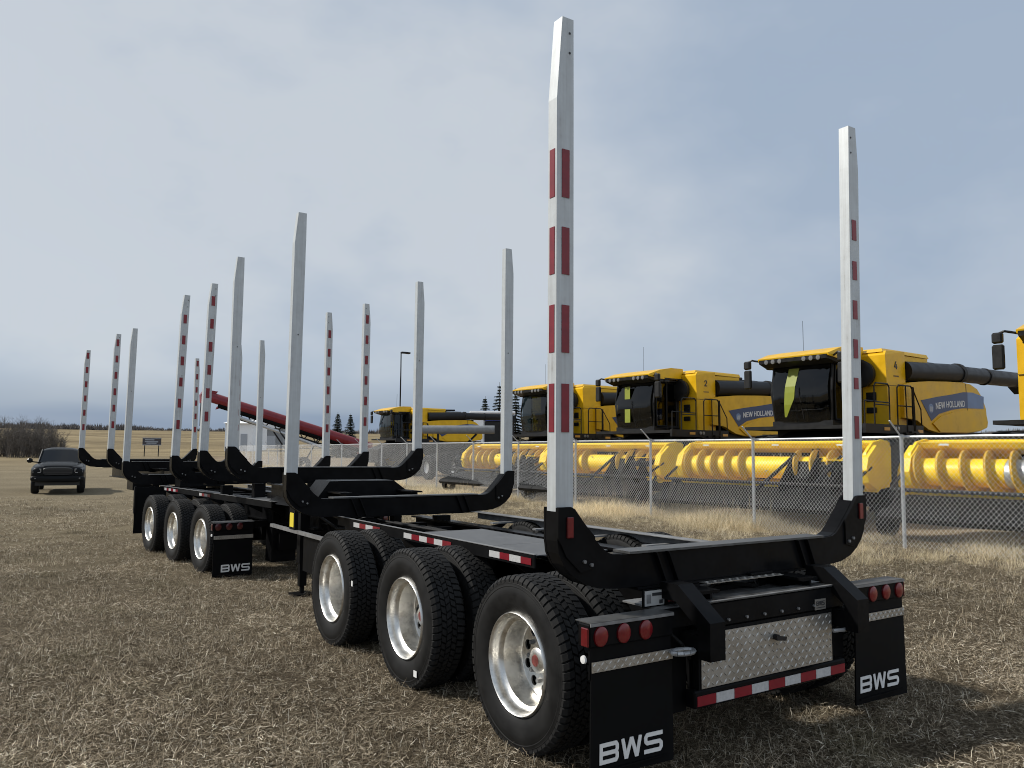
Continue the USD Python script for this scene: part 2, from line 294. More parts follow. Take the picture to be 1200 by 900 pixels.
g2 = np.concatenate([-np.geomspace(900, 12, 30), np.arange(-11.5, 40, 0.55), np.geomspace(41, 1500, 70)])
GX, GY = np.meshgrid(g1, g2, indexing='ij')
GZ = gz(GX, GY)
n1, n2 = GX.shape
ii, jj = np.meshgrid(np.arange(n1-1), np.arange(n2-1), indexing='ij')
q = (ii*n2+jj).ravel()
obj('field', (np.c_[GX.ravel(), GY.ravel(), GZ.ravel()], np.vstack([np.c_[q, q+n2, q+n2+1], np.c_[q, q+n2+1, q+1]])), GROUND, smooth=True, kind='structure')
# the dirt yard behind the fence, a sheet just above the field
ya, yb = np.meshgrid(np.concatenate([np.linspace(0, 1, 8)**1.5*2, np.arange(2.6, 40, 1.5)]), np.concatenate([np.arange(-20, 45, 1.5), np.arange(46, 120, 6)]), indexing='ij')
YX = fence_x(yb) + 1.1 + ya + 0.35*np.sin(yb*1.3)+0.2*np.sin(yb*3.1); YZ = gz(YX, yb) + 0.012
m1, m2 = ya.shape
ii, jj = np.meshgrid(np.arange(m1-1), np.arange(m2-1), indexing='ij'); q = (ii*m2+jj).ravel()
obj('dirt_yard', (np.c_[YX.ravel(), yb.ravel(), YZ.ravel()], np.vstack([np.c_[q, q+m2, q+m2+1], np.c_[q, q+m2+1, q+1]])), YARD, smooth=True, kind='structure')

# ------------------------------------------------------------------ grass (uncountable)
def blades(n, rad, hmin, hmax, width, lie, seed, segs=2):
    g = np.random.default_rng(seed); V, F = [], []; k = 0
    for _ in range(n):
        a, rr = g.uniform(0, 2*PI), rad*math.sqrt(g.uniform())
        b = np.array([rr*math.cos(a), rr*math.sin(a), 0.0]); L = g.uniform(hmin, hmax)*(1.6 if g.uniform() < .08 else 1)
        ph = g.uniform(0, 2*PI); d = np.array([math.cos(ph), math.sin(ph), 0]); sd = np.array([-d[1], d[0], 0]); w = width*g.uniform(.6, 1.4)
        el = g.uniform(*lie); bend = g.uniform(-.9, .35); p = b.copy()
        if el < .3: p[2] = g.uniform(0.004, 0.03)
        tw = g.uniform(-.5, .5); sd = sd + np.array([0, 0, tw]); sd /= np.linalg.norm(sd)
        pts = [p.copy()]
        for s_ in range(segs):
            e = el + bend*s_/segs; p = p + (d*math.cos(e)+np.array([0, 0, 1])*math.sin(e))*L/segs; p[2] = max(p[2], 0.003); pts.append(p.copy())
        for s_, p in enumerate(pts):
            ww = w*(1-.75*s_/segs); V += [p-sd*ww/2, p+sd*ww/2]
        for s_ in range(segs): F += [[k, k+1, k+3], [k, k+3, k+2]]; k += 2
        k += 2
    return np.array(V), np.array(F), 2*(segs+1)
def instancer(name, protos, material, pos, scale, label, cat):
    path = numbered('/World', name)
    pi = UsdGeom.PointInstancer.Define(stage, path)
    rel = pi.CreatePrototypesRel()
    for i, pm in enumerate(protos):
        pp = '%s/clump_%03d' % (path, i)
        gm = usdkit.mesh(stage, pp, pm[:2], K[material]); rel.AddTarget(pp)
        per = pm[2]; tone = np.repeat(np.random.default_rng(i+77).uniform(0, 1, len(pm[0])//per), per)
        UsdGeom.PrimvarsAPI(gm).CreatePrimvar('tone', Sdf.ValueTypeNames.FloatArray, 'vertex').Set(Vt.FloatArray.FromNumpy(tone.astype(np.float32)))
    N = len(pos)
    pi.CreateProtoIndicesAttr(Vt.IntArray.FromNumpy(rng.integers(0, len(protos), N).astype(np.int32)))
    pi.CreatePositionsAttr(Vt.Vec3fArray.FromNumpy(pos.astype(np.float32)))
    a = rng.uniform(0, 2*PI, N)
    pi.CreateOrientationsAttr(Vt.QuathArray([Gf.Quath(float(math.cos(t/2)), 0, 0, float(math.sin(t/2))) for t in a]))
    pi.CreateScalesAttr(Vt.Vec3fArray.FromNumpy(np.asarray(scale, np.float32)))
    tagp(pi.GetPrim(), label, cat, kind='stuff')
def polar(n, r0, r1, p, amin=-0.78, amax=0.82):
    u = rng.uniform(0, 1, n); r = (r0**p + u*(r1**p-r0**p))**(1/p); a = YAW + rng.uniform(amin, amax, n)
    return CAM[0]+r*np.sin(a), CAM[1]+r*np.cos(a), r
protos = [blades(150, 0.19, 0.018, 0.062, 0.0032, (0.0, 0.45), 20+i) for i in range(6)] + [blades(80, 0.18, 0.02, 0.075, 0.0034, (0.3, 1.3), 30+i) for i in range(3)] + [blades(26, 0.22, 0.05, 0.12, 0.0036, (0.0, 0.6), 40)]
x, y, r = polar(24000, 3.2, 36, 0.8)
dens = meshkit.fbm(np.stack([x*.7, y*.7, 0*x], -1), 3, 3)
ok = (x < fence_x(y)+1.5) & (dens + rng.uniform(-.3, .3, len(x)) > .22 + 0*r) & (rng.uniform(0, 1, len(x)) > (r-10)/28)
x, y, r = x[ok], y[ok], r[ok]
s = rng.uniform(.8, 1.3, len(x))*(1+np.clip(r-8, 0, 30)/40)
instancer('short_grass', protos, 'grass', np.c_[x, y, gz(x, y)-.003], np.c_[s, s, s*rng.uniform(.7, 1.2, len(x))], 'short dry brown grass and thatch covering the field', 'grass')
protos = [blades(40, 0.19, 0.10, 0.36, 0.0062, (0.6, 1.5), 50+i, 3) for i in range(5)]
n = 15000
y = rng.uniform(-7, 60, n); off = -np.abs(rng.normal(0, 1.9, n))+1.0
x = fence_x(y)+off
dn = meshkit.fbm(np.stack([x*.5, y*.5, 0*x], -1), 3, 13)
ok = dn + rng.uniform(-.25, .25, n) > .42
x, y, off, dn = x[ok], y[ok], off[ok], dn[ok]
s = np.clip(.92+off*.20, .28, .95)*rng.uniform(.45, 1.15, len(x))*np.clip(dn*2.3-.25, .4, 1.35)
instancer('tall_grass', protos, 'tall_grass', np.c_[x, y, gz(x, y)-.01], np.c_[s*1.3, s*1.3, s], 'tall pale straw grass growing along the chain link fence', 'grass')

# ------------------------------------------------------------------ lettering on the mud flaps (own strokes)
def bws(width, height):
    """wide rounded letters B W S as a shapely shape, 0..width by 0..height"""
    t = height*0.2
    def st(pts, w=t): return LineString(pts).buffer(w/2, cap_style=2, join_style=1, quad_segs=6)
    H, h2 = height, t/2
    wB = width*.30
    B = unary_union([st([(0, H-h2), (wB-t*.9, H-h2), (wB-h2, H-t*1.1), (wB-h2, H/2+t*.6), (wB-t*.9, H/2), (t*.9, H/2)]), st([(wB-t*.9, H/2), (wB-h2+.0, H/2-t*.6), (wB-h2, t*1.1), (wB-t*.9, h2), (0, h2)]), st([(h2, 0), (h2, H)])])
    x0, x1 = width*.335, width*.665; q = (x1-x0)/4
    W = unary_union([st([(x0+h2, H), (x0+q, 0)], t), st([(x0+q, 0), (x0+2*q, H)], t), st([(x0+2*q, H), (x0+3*q, 0)], t), st([(x0+3*q, 0), (x1-h2, H)], t)]).intersection(shapely.box(x0-t, 0, x1+t, H))
    x0 = width*.70; x1 = width
    S = st([(x1, H-h2), (x0+t, H-h2), (x0+h2, H-t*1.1), (x0+h2, H/2+t*.5), (x0+t, H/2), (x1-t, H/2), (x1-h2, H/2-t*.5), (x1-h2, t*1.1), (x1-t, h2), (x0, h2)])
    return unary_union([B, W, S])
def bws_mesh(x, y, z, w, h, d=0.003):
    """letters facing -y"""
    return MB().prism(shapely.affinity.translate(bws(w, h), x, z), y-d, y, 'xz')
def text_xz(txt, x, y, z, h, d=0.003, width=None, bold=True, flip=False):
    """text facing -y (or +y), reading along +x from (x, z)"""
    m = meshkit.text_mesh(txt, h, d, bold); v = m.vertices.copy()
    if width: v[:, 0] *= width/max(np.ptp(v[:, 0]), 1e-6)
    v[:, 0] -= v[:, 0].min()
    return trimesh.Trimesh(np.c_[v[:, 0]+x, y-v[:, 2], v[:, 1]+z], m.faces, process=False)

# ------------------------------------------------------------------ wheels
def wheel_meshes():
    out = {}
    prof = [(.040, .300), (.022, .318), (.006, .36), (.0, .405), (.002, .43), (.0085, .452), (.0065, .456), (.011, .470), (.010, .474), (.020, .492), (.032, .503), (.14, .507), (.248, .503), (.26, .492), (.27, .474), (.28, .43), (.28, .40), (.272, .36), (.255, .318), (.24, .300)]
    out['tyre'] = MB().lathe(prof, 72).mesh()
    tr = MB(); nb = 64; jg = np.random.default_rng(3)
    for row, (a, b, off, sk) in enumerate([(.022, .066, 0, .008), (.072, .106, .5, -.009), (.112, .148, .2, .009), (.154, .190, .7, -.009), (.196, .258, .5, -.008)]):
        for k in range(nb):
            t0 = (k+off)/nb*2*PI; w = 2*PI/nb*jg.uniform(.40, .45)
            ev = []
            edge = row in (0, 4)
            ra, rb = (.494, .522) if row == 0 else (.522, .494) if row == 3 else (.522, .522)
            ba, bb = (.470, .49) if row == 0 else (.49, .470) if row == 3 else (.498, .498)
            ta, tb = sk/.52, -sk/.52
            for rr0, xx0, tt in ((ba, a, ta), (bb, b, tb)):
                pass
            c = lambda x_, r_, th: (x_, r_*math.cos(th), r_*math.sin(th))
            xm = (a+b)/2
            if row == 0: xs = [(a-.012, .478, .496), (a+.012, .49, .518), (b, .495, .5195)]
            elif row == 4: xs = [(a, .495, .5195), (b-.012, .49, .518), (b+.012, .478, .496)]
            else: xs = [(a, .496, .5195), (xm, .496, .5205), (b, .496, .5195)]
            V = []
            for i_, (x_, r0, r1) in enumerate(xs):
                sh = (sk if i_ == 0 else -sk if i_ == 2 else 0)/.52
                V += [c(x_, r0, t0-w+sh), c(x_, r0, t0+w+sh), c(x_, r1, t0-w*.86+sh), c(x_, r1, t0+w*.86+sh)]
            F = []
            for s_ in (0, 4):
                p = s_
                F += [[p+2, p+6, p+7], [p+2, p+7, p+3], [p, p+2, p+6], [p, p+6, p+4], [p+1, p+5, p+7], [p+1, p+7, p+3]]
            F += [[0, 1, 3], [0, 3, 2], [8, 10, 11], [8, 11, 9]]
            tr.add(V, F)
    out['tread'] = tr.mesh()
    # outer dual: deep dished polished rim
    rp = [(.045, .312), (.028, .306), (.016, .3005), (.0135, .297), (.0175, .291), (.034, .283), (.052, .279), (.072, .276), (.084, .266), (.096, .251), (.13, .247), (.222, .243), (.230, .236)]
    out['rim'] = MB().lathe(rp, 64).mesh()
    disc = Point(0, 0).buffer(.243, quad_segs=16)
    for k in range(10):
        disc = disc.difference(Point(.183*math.cos(k*PI/5+.1), .183*math.sin(k*PI/5+.1)).buffer(.031, quad_segs=6))
    dm = MB().prism(disc, .230, .242, 'yz')
    dm.lathe([(.230, .118), (.214, .112), (.212, .085), (.212, .03)], 32)
    out['disc'] = dm.mesh()
    nm = MB()
    for k in range(10):
        a = k*PI/5+.1+PI/10; nm.tube((.233, .142*math.cos(a), .142*math.sin(a)), (.205, .142*math.cos(a), .142*math.sin(a)), .016, 6, .013)
    out['lug_nuts'] = nm.mesh()
    out['hub_cap'] = MB().lathe([(.214, .080), (.176, .076), (.164, .062), (.1625, .036)], 24).mesh()
    hf = MB().lathe([(.1625, .036), (.1595, .034), (.1585, .0)], 24); out['hub_face'] = hf.mesh()
    out['drum'] = MB().lathe([(.25, .04), (.25, .205), (.42, .205), (.42, .08)], 28).mesh()
    out['inner_rim'] = MB().lathe([(.04, .303), (.02, .297), (.05, .28), (.08, .255), (.14, .25), (.14, .10)], 40).mesh()
    return out
WM = wheel_meshes()
def place(m, x, y, z, mirror, spin):
    v = m.vertices.copy(); c, s_ = math.cos(spin), math.sin(spin)
    v = np.c_[v[:, 0], v[:, 1]*c-v[:, 2]*s_, v[:, 1]*s_+v[:, 2]*c]
    f = m.faces
    if mirror: v[:, 0] *= -1; f = f[:, ::-1]
    return trimesh.Trimesh(v+[x, y, z], f, process=False)
def add_wheel(parent, x, y, z, mirror, inner, spin, red=False):
    w = grp('wheel', parent)
    P = lambda k: place(WM[k], x, y, z, mirror, spin)
    obj('tyre', P('tyre'), 'rubber', w, smooth=35)
    obj('tread', P('tread'), 'tread_rubber', w)
    if inner:
        obj('rim', P('inner_rim'), 'worn_lit_steel', w, smooth=40)
    else:
        obj('rim', P('rim'), 'alu', w, smooth=40)
        obj('wheel_disc', P('disc'), 'alu', w, smooth=30)
        obj('lug_nuts', P('lug_nuts'), 'worn_lit_steel', w, kind='stuff')
        obj('hub_cap', P('hub_cap'), 'alu', w, smooth=40)
        obj('hub_face', P('hub_face'), 'cap_red', w)
        obj('brake_drum', P('drum'), 'black_steel', w, smooth=30)
    return w

# ------------------------------------------------------------------ trailer
XC = 1.365
XL, XR = -0.055, 2.795
def build_bunk(T, y, zb, reflect_pocket=False):
    """upswept cross beam; zb = height of the pocket mouth at the ends"""
    b = grp('bunk', T)
    d = zb-1.461
    up = lambda poly: [(px, pz+d) for px, pz in poly]
    half = [(XL, 1.461), (.030, 1.461), (.055, 1.448), (.13, 1.36), (.25, 1.238), (.295, 1.203), (.34, 1.184), (.40, 1.178)]
    low = [(.62, .985), (.36, .988), (.24, 1.0), (.13, 1.035), (.05, 1.085), (-.01, 1.145), (-.045, 1.21), (XL, 1.28)]
    mir = lambda P: [(2*XC-(px-XL)+XL-2*XL+(XL-XL) if False else XL+XR-px, pz) for px, pz in P]
    prof = half + mir(half)[::-1] + mir(low[::-1])[::1] + low
    prof = half + [(XL+XR-a, c) for a, c in half[::-1]] + [(XL+XR-a, c) for a, c in low[::-1]] + low
    obj('beam', MB().prism(up(prof), y+.006, y+.022, 'xz').prism(up(prof), y+.118, y+.134, 'xz'), 'black_paint', b)
    obj('core', MB().box(.40, XL+XR-.40, y+.022, y+.118, .99+d, 1.172+d), 'black_steel', b)
    for s_ in (0, 1):
        fz = (lambda v: v) if not s_ else (lambda v: XL+XR-v)
        obj('inner_slope', MB().prism([(fz(a_), c_+d) for a_, c_ in [(.076, 1.428), (.133, 1.361), (.252, 1.239), (.297, 1.204), (.342, 1.185), (.46, 1.1785), (.46, 1.165), (.33, 1.172), (.28, 1.19), (.235, 1.225), (.12, 1.345), (.076, 1.40)]], y+.0225, y+.1175, 'xz'), 'black_paint', b)
        obj('end_plate', MB().prism([(fz(a_), c_+d) for a_, c_ in [(XL+.002, 1.44), (XL+.014, 1.44), (XL+.014, 1.28), (-.03, 1.215), (.005, 1.155), (.06, 1.095), (.14, 1.048), (.25, 1.015), (.40, 1.002), (.40, .99), (.24, 1.003), (.13, 1.038), (.05, 1.088), (-.01, 1.148), (-.043, 1.213), (XL+.002, 1.28)]], y+.0225, y+.1175, 'xz'), 'black_paint', b)
    # top flange, a touch wider than the web
    fl = [(.40, 1.180), (.46, 1.181), (XL+XR-.46, 1.181), (XL+XR-.40, 1.180), (XL+XR-.40, 1.196), (.40, 1.196)]
    obj('top_flange', MB().box(.46, XL+XR-.46, y-.008, y+.142, 1.180+d, 1.194+d), 'lit_dusty_black', b)  # lighter grey paints in the lit top of the beam
    obj('bottom_flange', MB().box(.52, XL+XR-.52, y-.010, y+.15, .971+d, .984+d), 'black_paint', b)
    for s_ in (0, 1):
        fx = (lambda v: v) if not s_ else (lambda v: XL+XR-v)
        # slanted stiffener ribs on the rear face
        for x0 in (.66, .76):
            a, c = fx(x0), fx(x0+.085*(1 if not s_ else -1))
            if s_: a, c = fx(x0+.0), fx(x0-.085)
            m = MB()
            w = .012
            m.hexa([[min(a, a)-w/2, y-.028, 1.178+d], [a+w/2, y-.028, 1.178+d], [a+w/2, y+.006, 1.178+d], [a-w/2, y+.006, 1.178+d],
                    [c-w/2, y-.028, .986+d], [c+w/2, y-.028, .986+d], [c+w/2, y+.006, .986+d], [c-w/2, y+.006, .986+d]][4:] +
                   [[a-w/2, y-.028, 1.178+d], [a+w/2, y-.028, 1.178+d], [a+w/2, y+.006, 1.178+d], [a-w/2, y+.006, 1.178+d]])
            obj('gusset', m, 'black_steel', b)
        # pocket cheek plate with bolts
        pl = [(XL-.004, 1.465), (.030, 1.465), (.057, 1.452), (.13, 1.365), (.20, 1.295), (.20, 1.12), (.10, 1.10), (.0, 1.19), (XL-.004, 1.30)]
        obj('cheek_plate', MB().prism([(fx(px), pz+d) for px, pz in pl], y-.008, y+.008, 'xz'), 'black_paint', b)
        bm = MB()
        for (bx, bz) in ((.12, 1.16), (.17, 1.14)):
            bm.tube((fx(bx), y-.022, bz+d), (fx(bx), y-.005, bz+d), .011, 6)
        obj('bolts', bm, 'worn_lit_steel', b)
        if reflect_pocket:
            rx = fx(.018)
            obj('reflector', MB().cbox(rx-.022, rx+.022, y-.022, y-.007, 1.295+d, 1.41+d, .004), 'red_lens', b)
    return b
def build_stake(T, side, y, zb, zt, red, lean=0.0, holes=True, side_tape=False, shift=False):
    """side 0 left, 1 right. tapers on its outboard face near the top"""
    w, t = .122, .082
    fx = (lambda v: v) if side == 0 else (lambda v: XL+XR-v+(.022 if red and len(red) == 6 and y < 1 and T is not None and shift else 0))
    s = grp('stake', T) if red else None
    y0 = y+.028; z0 = zb-.16; L = zt-z0
    sec = [(0.0, XL+.004, w), (L-(.50 if side_tape else .33), XL+.004, w), (L, XL+(.042 if side_tape else .034), w-(.040 if side_tape else .032))]
    V = []
    sl = lean
    for h, xo, ww in sec:
        for (dx, dy) in ((0, 0), (ww, 0), (ww, t), (0, t)):
            V.append([fx(xo+dx+sl*h), y0+dy, z0+h])
    F = []
    for k in (0, 4):
        for i in range(4):
            j = (i+1) % 4; F += [[k+i, k+j, k+4+j], [k+i, k+4+j, k+4+i]]
    F += [[0, 2, 1], [0, 3, 2], [8, 9, 10], [8, 10, 11]]
    F = np.array(F)
    if side: F = F[:, ::-1]
    body = obj('stake_tube' if red else 'stake', (np.array(V), F), 'stake', s if red else T)
    par = s if red else body
    if holes:
        for hz in (L*.52, L*.93, L*.97) if red else (L*.55,):
            px = fx(XL+.045+(.02 if hz > L-.5 else 0)+w*.25+sl*hz)
            obj('bolt_hole', MB().tube((px, y0-.003, z0+hz), (px, y0+.004, z0+hz), .0075, 6), 'ink', par)
    if red:
        for (za, zb_) in red:
            c = XL+.004+w*.52+sl*(za-z0)
            a, b_ = fx(c-.027), fx(c+.027)
            obj('red_reflector', MB().box(min(a, b_), max(a, b_), y0-.004, y0-.0015, za, zb_), 'red_tape', s)
            if not side_tape: continue
            xo = fx(XL+.004+sl*(za-z0)); xi = fx(XL+.004-.003+sl*(za-z0))
            obj('red_reflector', MB().box(min(xo, xi), max(xo, xi), y0+t*.5-.024, y0+t*.5+.024, za, zb_), 'red_tape', s)
    return s

def tread_plate(T, name, x0, x1, y, z0, z1, normal='-y', pitch=.030, parent_lugs=True, mat_='alu_plate'):
    """raised diamond lugs on a flat plate; normal -y (upright) or +z (lying; then y,z0 are y0, z and z1 = y1)"""
    m = MB()
    if normal == '-y': m.box(x0, x1, y, y+.004, z0, z1)
    else: m.box(x0, x1, y, z1, z0-.004, z0)
    p = obj(name, m, mat_, T)
    lg = MB()
    nx = int((x1-x0)/pitch); lo, hi = (z0, z1) if normal == '-y' else (y, z1)
    nz = int((hi-lo)/pitch)
    for i in range(nx):
        for j in range(nz):
            cx, cz = x0+(i+.5)*(x1-x0)/nx, lo+(j+.5)*(hi-lo)/nz
            a = PI/4 if (i+j) % 2 else -PI/4
            l, w = pitch*.52, pitch*.15
            e = [(l, 0), (0, w), (-l, 0), (0, -w)]
            q_ = [(cx+u*math.cos(a)-v*math.sin(a), cz+u*math.sin(a)+v*math.cos(a)) for u, v in e]
            if normal == '-y':
                V = [(u, y, v) for u, v in q_] + [(cx, y-.0055, cz)]
            else:
                V = [(u, v, z0) for u, v in q_] + [(cx, cz, z0+.0035)]
            lg.add(V, [[0, 1, 4], [1, 2, 4], [2, 3, 4], [3, 0, 4]])
    obj('raised_lugs', lg, 'lug_alu', p, kind='stuff')
    return p

def flap_unit(T, x0, x1, yf, ztop, zflap, letters, bright=True, hh=.12):
    """light box, tread plate strip, rubber flap with white letters; x0 is the outboard or inboard edge"""
    lb = grp('light_box', T)
    obj('housing', MB().cbox(x0, x1, yf, yf+.10, ztop-.122, ztop, .008), 'black_paint', lb)
    obj('top_plate', MB().box(x0+.004, x1-.004, yf-.004, yf+.125, ztop+.002, ztop+.007), 'lit_dusty_black', lb)  # paler top: skylight on the box put into the colour
    obj('front_lip', MB().box(x0+.002, x1-.002, yf-.007, yf-.001, ztop-.012, ztop+.004), 'worn_lit_steel', lb)  # pale strip added as the lit front edge
    left = x0 < 1
    cs = [x0+.072, x0+.228, x0+.385] if left else [x1-.072, x1-.228, x1-.385]
    for cx in cs:
        pr = []
        m = MB().lathe([(yf+.0, .054), (yf-.010, .052), (yf-.017, .040), (yf-.019, 0)], 20, axis='y', center=(0, 0, 0))
        m.xform(lambda v, cx=cx: np.c_[v[:, 0]*.86+cx, v[:, 1], v[:, 2]*.98+ztop-.066])
        obj('tail_light', m, 'red_lens' if bright else 'dark_lens', lb, smooth=40)
    ex = x0 if left else x1
    sgn = -1 if left else 1
    obj('marker_light', MB().cbox(min(ex, ex+sgn*.012)-.0, max(ex, ex+sgn*.012), yf+.002, yf+.06, ztop-.115, ztop-.02, .004), 'red_lens' if bright else 'dark_lens', lb)
    obj('back_plate', MB().box(x0+.01, x1-.01, yf+.012, yf+.022, zflap+.50, ztop-.122), 'black_steel', T)
    tread_plate(T, 'tread_plate_strip', x0+.016, x1-.01, yf-.002, ztop-.245, ztop-.192, pitch=.026)
    f = MB()
    nx = 8
    xs = np.linspace(x0+.016, x1-.012, nx)
    zs = np.linspace(zflap, ztop-.205, 6)
    for sx in range(nx-1):
        for sz in range(5):
            def yy(xx, zz): return yf+.004 + .012*math.sin((xx-x0)*5.2+1)*((ztop-.2-zz)/.6)
            a, b_, c, d_ = xs[sx], xs[sx+1], zs[sz], zs[sz+1]
            f.hexa([[a, yy(a, c), c], [b_, yy(b_, c), c], [b_, yy(b_, c)+.01, c], [a, yy(a, c)+.01, c], [a, yy(a, d_), d_], [b_, yy(b_, d_), d_], [b_, yy(b_, d_)+.01, d_], [a, yy(a, d_)+.01, d_]])
    fp = obj('mud_flap', f, 'flap_rubber', T)
    lx, lz, lw, lh = letters
    lm = bws_mesh(0, 0, 0, lw, lh, .003).mesh(); v = lm.vertices.copy()
    v[:, 0] += lx; v[:, 2] += lz
    v[:, 1] += yf - .001 + np.minimum(.004+.012*np.sin((v[:, 0]-x0)*5.2+1)*((ztop-.2-v[:, 2])/.6), .02) - .001
    obj('lettering', trimesh.Trimesh(v, lm.faces, process=False), 'white_paint', fp)
    obj('flap_seam', MB().box(x0+.04, x1-.05, yf-.0075, yf+.003, zflap+.035, zflap+.041), 'black_steel', fp)
    if left:
        obj('round_sensor', MB().lathe([(x0+.004, .022), (x0-.006, .020), (x0-.008, 0)], 16, center=(0, yf+.05, ztop-.185)), 'white_paint', T)

def tape(T, xs, y_pairs, z, first):
    """alternating reflective strips on a left-facing edge at x"""
    m = first
    for (a, b) in y_pairs:
        obj('white_reflector' if m else 'red_reflector', MB().box(xs-.003, xs, min(a, b), max(a, b), z[0], z[1]), 'white_tape' if m else 'red_tape', T)
        m = not m

def build_trailer(p):
    T = thing('log_trailer', p['label'], 'trailer', p['loc'], p['rot'])
    y0, sp = p['yw'], p['sp']
    yf = p['yf']
    # wheels: left outer, left inner, right inner, right outer on each axle
    for k in range(3):
        for side in (0, 1):
            for inner in (0, 1):
                xo = 0.0 + .335*inner
                x = xo if side == 0 else XL+XR-xo+.0
                add_wheel(T, x, y0+k*sp, .5, side == 1, inner == 1, spin=.37*k+1.1*side+.5*inner+p['seed'])
        obj('axle', MB().tube((.3, y0+k*sp, .5), (XL+XR-.3, y0+k*sp, .5), .07, 14), 'black_steel', T, smooth=40)
        for xx in (.80, 1.93):
            sm = MB()
            sm.box(xx-.05, xx+.05, y0+k*sp-.55, y0+k*sp+.12, .56, .66)
            sm.box(xx-.06, xx+.06, y0+k*sp-.62, y0+k*sp-.48, .5, .80)
            obj('suspension_arm', sm, 'black_steel', T)
        for xx in (.80, 1.93):
            obj('air_spring', MB().lathe([(.54, .09), (.56, .12), (.64, .125), (.66, .11), (.74, .125), (.78, .09)], 16, 'z', (xx, y0+k*sp+.33, 0)), 'rubber', T, smooth=40)
    # frame rails as I beams
    zr0, zr1 = p['rail']
    for xx in (.90, 1.83):
        m = MB()
        for (a, b, dz) in p['rails']:
            m.box(xx-.075, xx+.075, a, b, zr1-.018+dz, zr1+dz).box(xx-.075, xx+.075, a, b, zr0+dz, zr0+.018+dz).box(xx-.008, xx+.008, a, b, zr0+.018+dz, zr1-.018+dz)
        obj('frame_rail', m, 'black_paint', T)
    for yy in np.arange(p['rails'][0][0]+.35, p['rails'][0][1]-.1, .62):
        obj('crossmember', MB().box(.975, 1.755, yy-.05, yy+.05, zr0+.06, zr1-.05), 'black_steel', T)
    # deck plates with left edge angle and tape
    zd = p['zdeck']
    for (a, b) in p['deck']:
        obj('deck_plate', MB().box(.505, 1.16, a, b, zd-.006, zd), 'deck', T)
        for yy in np.arange(a+.2, b, .55): pass
    e0, e1 = p['edge']
    obj('edge_trim', MB().box(.486, .512, e0, e1, zd+.005, zd+.009), 'worn_lit_steel', T)  # thin pale strip added to draw the lit top line
    obj('deck_edge', MB().box(.490, .503, e0, e1, zd-.085, zd+.004), 'black_steel', T)
    obj('deck_edge', MB().box(XL+XR-.503, XL+XR-.490, e0, e1, zd-.085, zd+.004).box(XL+XR-.60, XL+XR-.50, e0, e1, zd-.004, zd+.002), 'worn_lit_steel', T)  # right edge greyed, its lit top line painted in
    for yy in np.arange(e0+.3, e1, .9):
        obj('deck_bracket', MB().hull([(.505, yy, zd-.08), (.505, yy+.03, zd-.08), (.82, yy, zr1-.03), (.82, yy+.03, zr1-.03), (.82, yy, zr1-.2), (.82, yy+.03, zr1-.2)]), 'black_steel', T)
        obj('deck_bracket', MB().hull([(XL+XR-.505, yy, zd-.08), (XL+XR-.505, yy+.03, zd-.08), (1.91, yy, zr1-.03), (1.91, yy+.03, zr1-.03), (1.91, yy, zr1-.2), (1.91, yy+.03, zr1-.2)]), 'black_steel', T)
    for (pairs, first) in p['tapes']: tape(T, .488, pairs, (zd-.068, zd-.022), first)
    for (y, zb, zt, red, le, rl) in p['bunks']:
        build_bunk(T, y, zb, reflect_pocket=(red == 'rear'))
        R = {'rear': [(3.23, 3.515), (2.78, 3.055), (2.33, 2.603), (1.88, 2.153)], 'std': None, None: None}.get(red)
        RR = R
        if red == 'rear': RR = [(3.41, 3.57), (3.10, 3.245), (2.795, 2.94), (2.495, 2.64), (2.26, 2.345), (1.885, 2.055)]
        if red == 'std': RR = R = [(zb+.45+.36*i_, zb+.60+.36*i_) for i_ in range(6)]
        build_stake(T, 0, y+.0, zb, zt, R, le, side_tape=(red == 'rear')); build_stake(T, 1, y+.0, zb, zt, RR, rl, shift=(red == 'rear'))
        # bunk seat between beam and rails
        if zb-.52 > zr1+.03:
            for xx in (.90, 1.83): obj('bunk_seat', MB().box(xx-.09, xx+.09, y+.015, y+.135, zr1+(p['lift'] if y > p['lift_y'] else 0)-.01, zb-.512), 'black_steel', T)
    # flaps and lights
    fu = p['flap']
    flap_unit(T, -.061, .535, yf, fu[0], fu[1], (fu[2], fu[3], fu[4], fu[5]), p['bright'])
    flap_unit(T, 2.205, 2.80, yf, fu[0], fu[1], (2.265, fu[3]+.008, fu[4], fu[5]), p['bright'])
    hm = MB().box(.5, 2.25, yf+.06, yf+.16, fu[0]-.10, fu[0]-.01)
    obj('light_bar', hm, 'black_steel', T)
    return T

def proj_tapes(groups):
    return groups
# rear trailer, nearest
REAR = build_trailer(dict(
    label='near black log trailer with a tread plate box and striped bumper at its rear', loc=(0, 0, 0), rot=0, seed=.2, yw=.8015, sp=1.533, yf=0.0,
    rail=(.70, .965), rails=[(.06, 5.75, 0), (5.75, 8.7, .30)], zdeck=1.055, deck=[(1.30, 1.92), (1.926, 3.08)], edge=(1.28, 4.95), lift=.30, lift_y=5.8,
    tapes=[([(1.866, 1.72), (1.72, 1.59), (1.59, 1.445), (1.445, 1.315)], True), ([(3.325, 3.17), (3.17, 3.02), (3.02, 2.876), (2.876, 2.745), (2.745, 2.60), (2.60, 2.45)], True), ([(4.50, 4.35), (4.35, 4.19), (4.19, 4.02), (4.02, 3.85)], True)],
    bunks=[(.281, 1.461, 4.315, 'rear', .0, -.024), (5.026, 1.525, 4.335, None, .006, .0), (7.503, 1.80, 4.345, None, .004, -.002)],
    flap=(.884, .103, .012, .168, .43, .106), bright=True))
T = REAR
